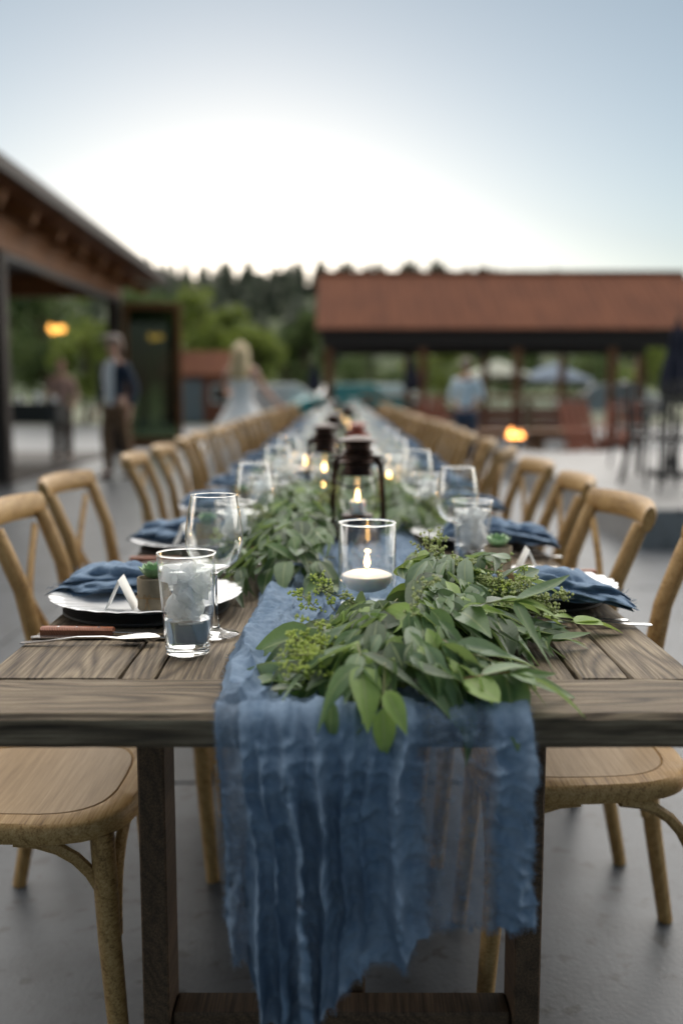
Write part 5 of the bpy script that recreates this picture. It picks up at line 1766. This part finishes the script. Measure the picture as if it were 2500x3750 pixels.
    if rs_.v: obj('red_stems', rs_.mesh('red_stems', True, (M['red_stem'],)), root, kind='stuff')
    if sd.v: obj('seed_clusters', sd.mesh('seed_clusters', True, (M['seed'],)), root, kind='stuff')
    if sd2.v: obj('lime_seed_clusters', sd2.mesh('lime_seed_clusters', True, (M['seed_lime'],)), root, kind='stuff')
    return root

VASE = (.045, .556)
def keep_clear(p):
    """the greenery was laid round the candle vase: nothing in the glass, only low leaves just in front of it"""
    if math.hypot(p.x - VASE[0], p.y - VASE[1]) < .062:
        return True
    if .10 < p.y < VASE[1] and abs(p.x - VASE[0] * (p.y + 1.162) / 1.718) < .056:
        return p.z > ZT + .022 + (VASE[1] - p.y) * .217
    return False
def front_extra(put, sprig, seedsprig, rnd, sd, sd2, stem_to):
    V_ = Vector
    # broad light-green leaves at the crest and the one hanging over the table edge
    put(V_((.050, .215, ZT + .085)), V_((-.10, -.80, -.28)), V_((0, -.5, 1)), 5, 2, 1.0, True)
    put(V_((.070, .205, ZT + .082)), V_((.30, -.75, -.42)), V_((.2, -.5, 1)), 5, 2, .9, True)
    put(V_((.060, .12, ZT + .07)), V_((.12, -.65, -.6)), V_((.1, -.6, .8)), 5, 2, .8, True)
    put(V_((.048, -.045, ZT + .022)), V_((.03, -.20, -1)), V_((0, -1, .2)), 5, 2, .62, True)
    stem_to(V_((.06, .10, ZT + .055)), V_((.052, .0, ZT + .06)), V_((.048, -.045, ZT + .022)))
    put(V_((.052, -.035, ZT + .040)), V_((.3, -.5, -.5)), V_((0, -1, .5)), 5, 2, .55, True)
    put(V_((.035, .05, ZT + .05)), V_((-.25, -.6, -.4)), V_((0, -.8, .5)), 5, 2, .7, True)
    put(V_((-.012, -.035, ZT + .03)), V_((-.02, -.2, -.9)), V_((0, -1, .3)), 0, 0, .75, True)
    stem_to(V_((.02, .06, ZT + .05)), V_((-.005, .0, ZT + .05)), V_((-.012, -.035, ZT + .03)))
    put(V_((.015, .01, ZT + .03)), V_((-.15, -.5, -.7)), V_((0, -1, .3)), 1, 0, .7, True)
    for x, y, z, dx, q in ((.03, .17, .075, -.2, .9), (.045, .13, .07, -.05, .85), (.075, .12, .066, .25, .8), (.05, .08, .055, .0, .75), (.085, .17, .076, .35, .7), (.02, .10, .055, -.3, .7)):
        put(V_((x, y, ZT + z)), V_((dx, -.6, -.55)), V_((dx * .5, -.7, .8)), 5, 2, q, True)
    # long grey-green blades right of the candle
    for x, y, dx, q in ((.150, .44, .02, 1.1), (.175, .45, .25, 1.2), (.20, .42, .32, 1.0), (.135, .40, -.1, .9)):
        put(V_((x, y, ZT + .118)), V_((dx - .22, -.85, -.42)), V_((0, -.3, 1)), 2, 3, q, True)
    # right wing of short silver leaves and seeds
    for k in range(11):
        a = V_((.17 + .009 * k, .46 - .014 * k + .02 * rnd.random(), ZT + .075 - .005 * k))
        sprig(a, V_((.7, -.5 + .25 * rnd.random(), .0)), .055, 5, .5, (1, 2, .5, 3, 3, .3), .02)
    for k in range(22):
        q = rnd.random()
        a = V_((.12 + .18 * q, .50 - .14 * q + .03 * rnd.random(), ZT + .085 - .045 * q))
        seedsprig(a, V_((.3 + .3 * rnd.random(), -.5, .25)), sd, 110)
    for k in range(3):
        seedsprig(V_((-.03 + .03 * rnd.random(), .09 + .035 * k, ZT + .045)), V_((-.4, -.6, .25)), sd2, 90)
    for k in range(2):
        seedsprig(V_((-.04 + .03 * k, .36, ZT + .045)), V_((-.4, .1, .5)), sd2, 70)
    for k in range(3):
        seedsprig(V_((.14 + .015 * k, .52, ZT + .075 + .008 * k)), V_((.05, -.1, 1)), sd, 50)
    # thin tendril reaching over the bare boards on the right
    sprig(V_((.25, .40, ZT + .05)), V_((.8, -.05, .4)), .15, 2, 1.3, (1, 2, .5, 1, 1, .3), 1.0)
garland('fresh eucalyptus and seed garland heaped at the near end around the candle',
        [(.075, .026, .080, .036), (.075, .06, .090, .05), (.078, .14, .105, .066), (.098, .25, .125, .076), (.128, .36, .135, .082), (.150, .47, .110, .096), (.155, .56, .08, .08)], 3, 410, 24, 300, leafscale=1.06, lime=.20, seeds=12, flow=.8, extra=front_extra, block=keep_clear)
def keep_clear2(p):
    return p.x > -.012 and p.y < 1.62 and p.z > ZT + .03
garland('dense dark eucalyptus garland left of the candle and near lantern',
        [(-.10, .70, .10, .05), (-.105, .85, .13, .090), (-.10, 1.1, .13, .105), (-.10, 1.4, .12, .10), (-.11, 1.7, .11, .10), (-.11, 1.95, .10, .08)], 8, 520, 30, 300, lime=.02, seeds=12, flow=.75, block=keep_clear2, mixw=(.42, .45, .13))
garland('greenery to the right behind the near lantern',
        [(.17, 1.40, .07, .04), (.17, 1.75, .08, .07), (.17, 2.05, .09, .07), (.10, 2.4, .10, .06), (.02, 2.7, .10, .05)], 21, 240, 12, 240, lime=.04, seeds=6, flow=.6, leafscale=1.1)
for k, (y0, y1) in enumerate(((2.6, 4.9), (4.9, 7.6), (7.6, 11.0), (11.0, 15.0))):
    pts = [(.06 * math.sin(q * 2.1 + k), y0 + (y1 - y0) * q / 5, .10, .05) for q in range(6)]
    garland(['blurred stretch of greenery past the near lanterns', 'blurred greenery stretch around the third lantern', 'blurred greenery stretch far down the table', 'farthest faint stretch of table greenery'][k], pts, 50 + k, 230, 0, 0, lime=.04, seeds=0, leafscale=1.4, flow=.5)
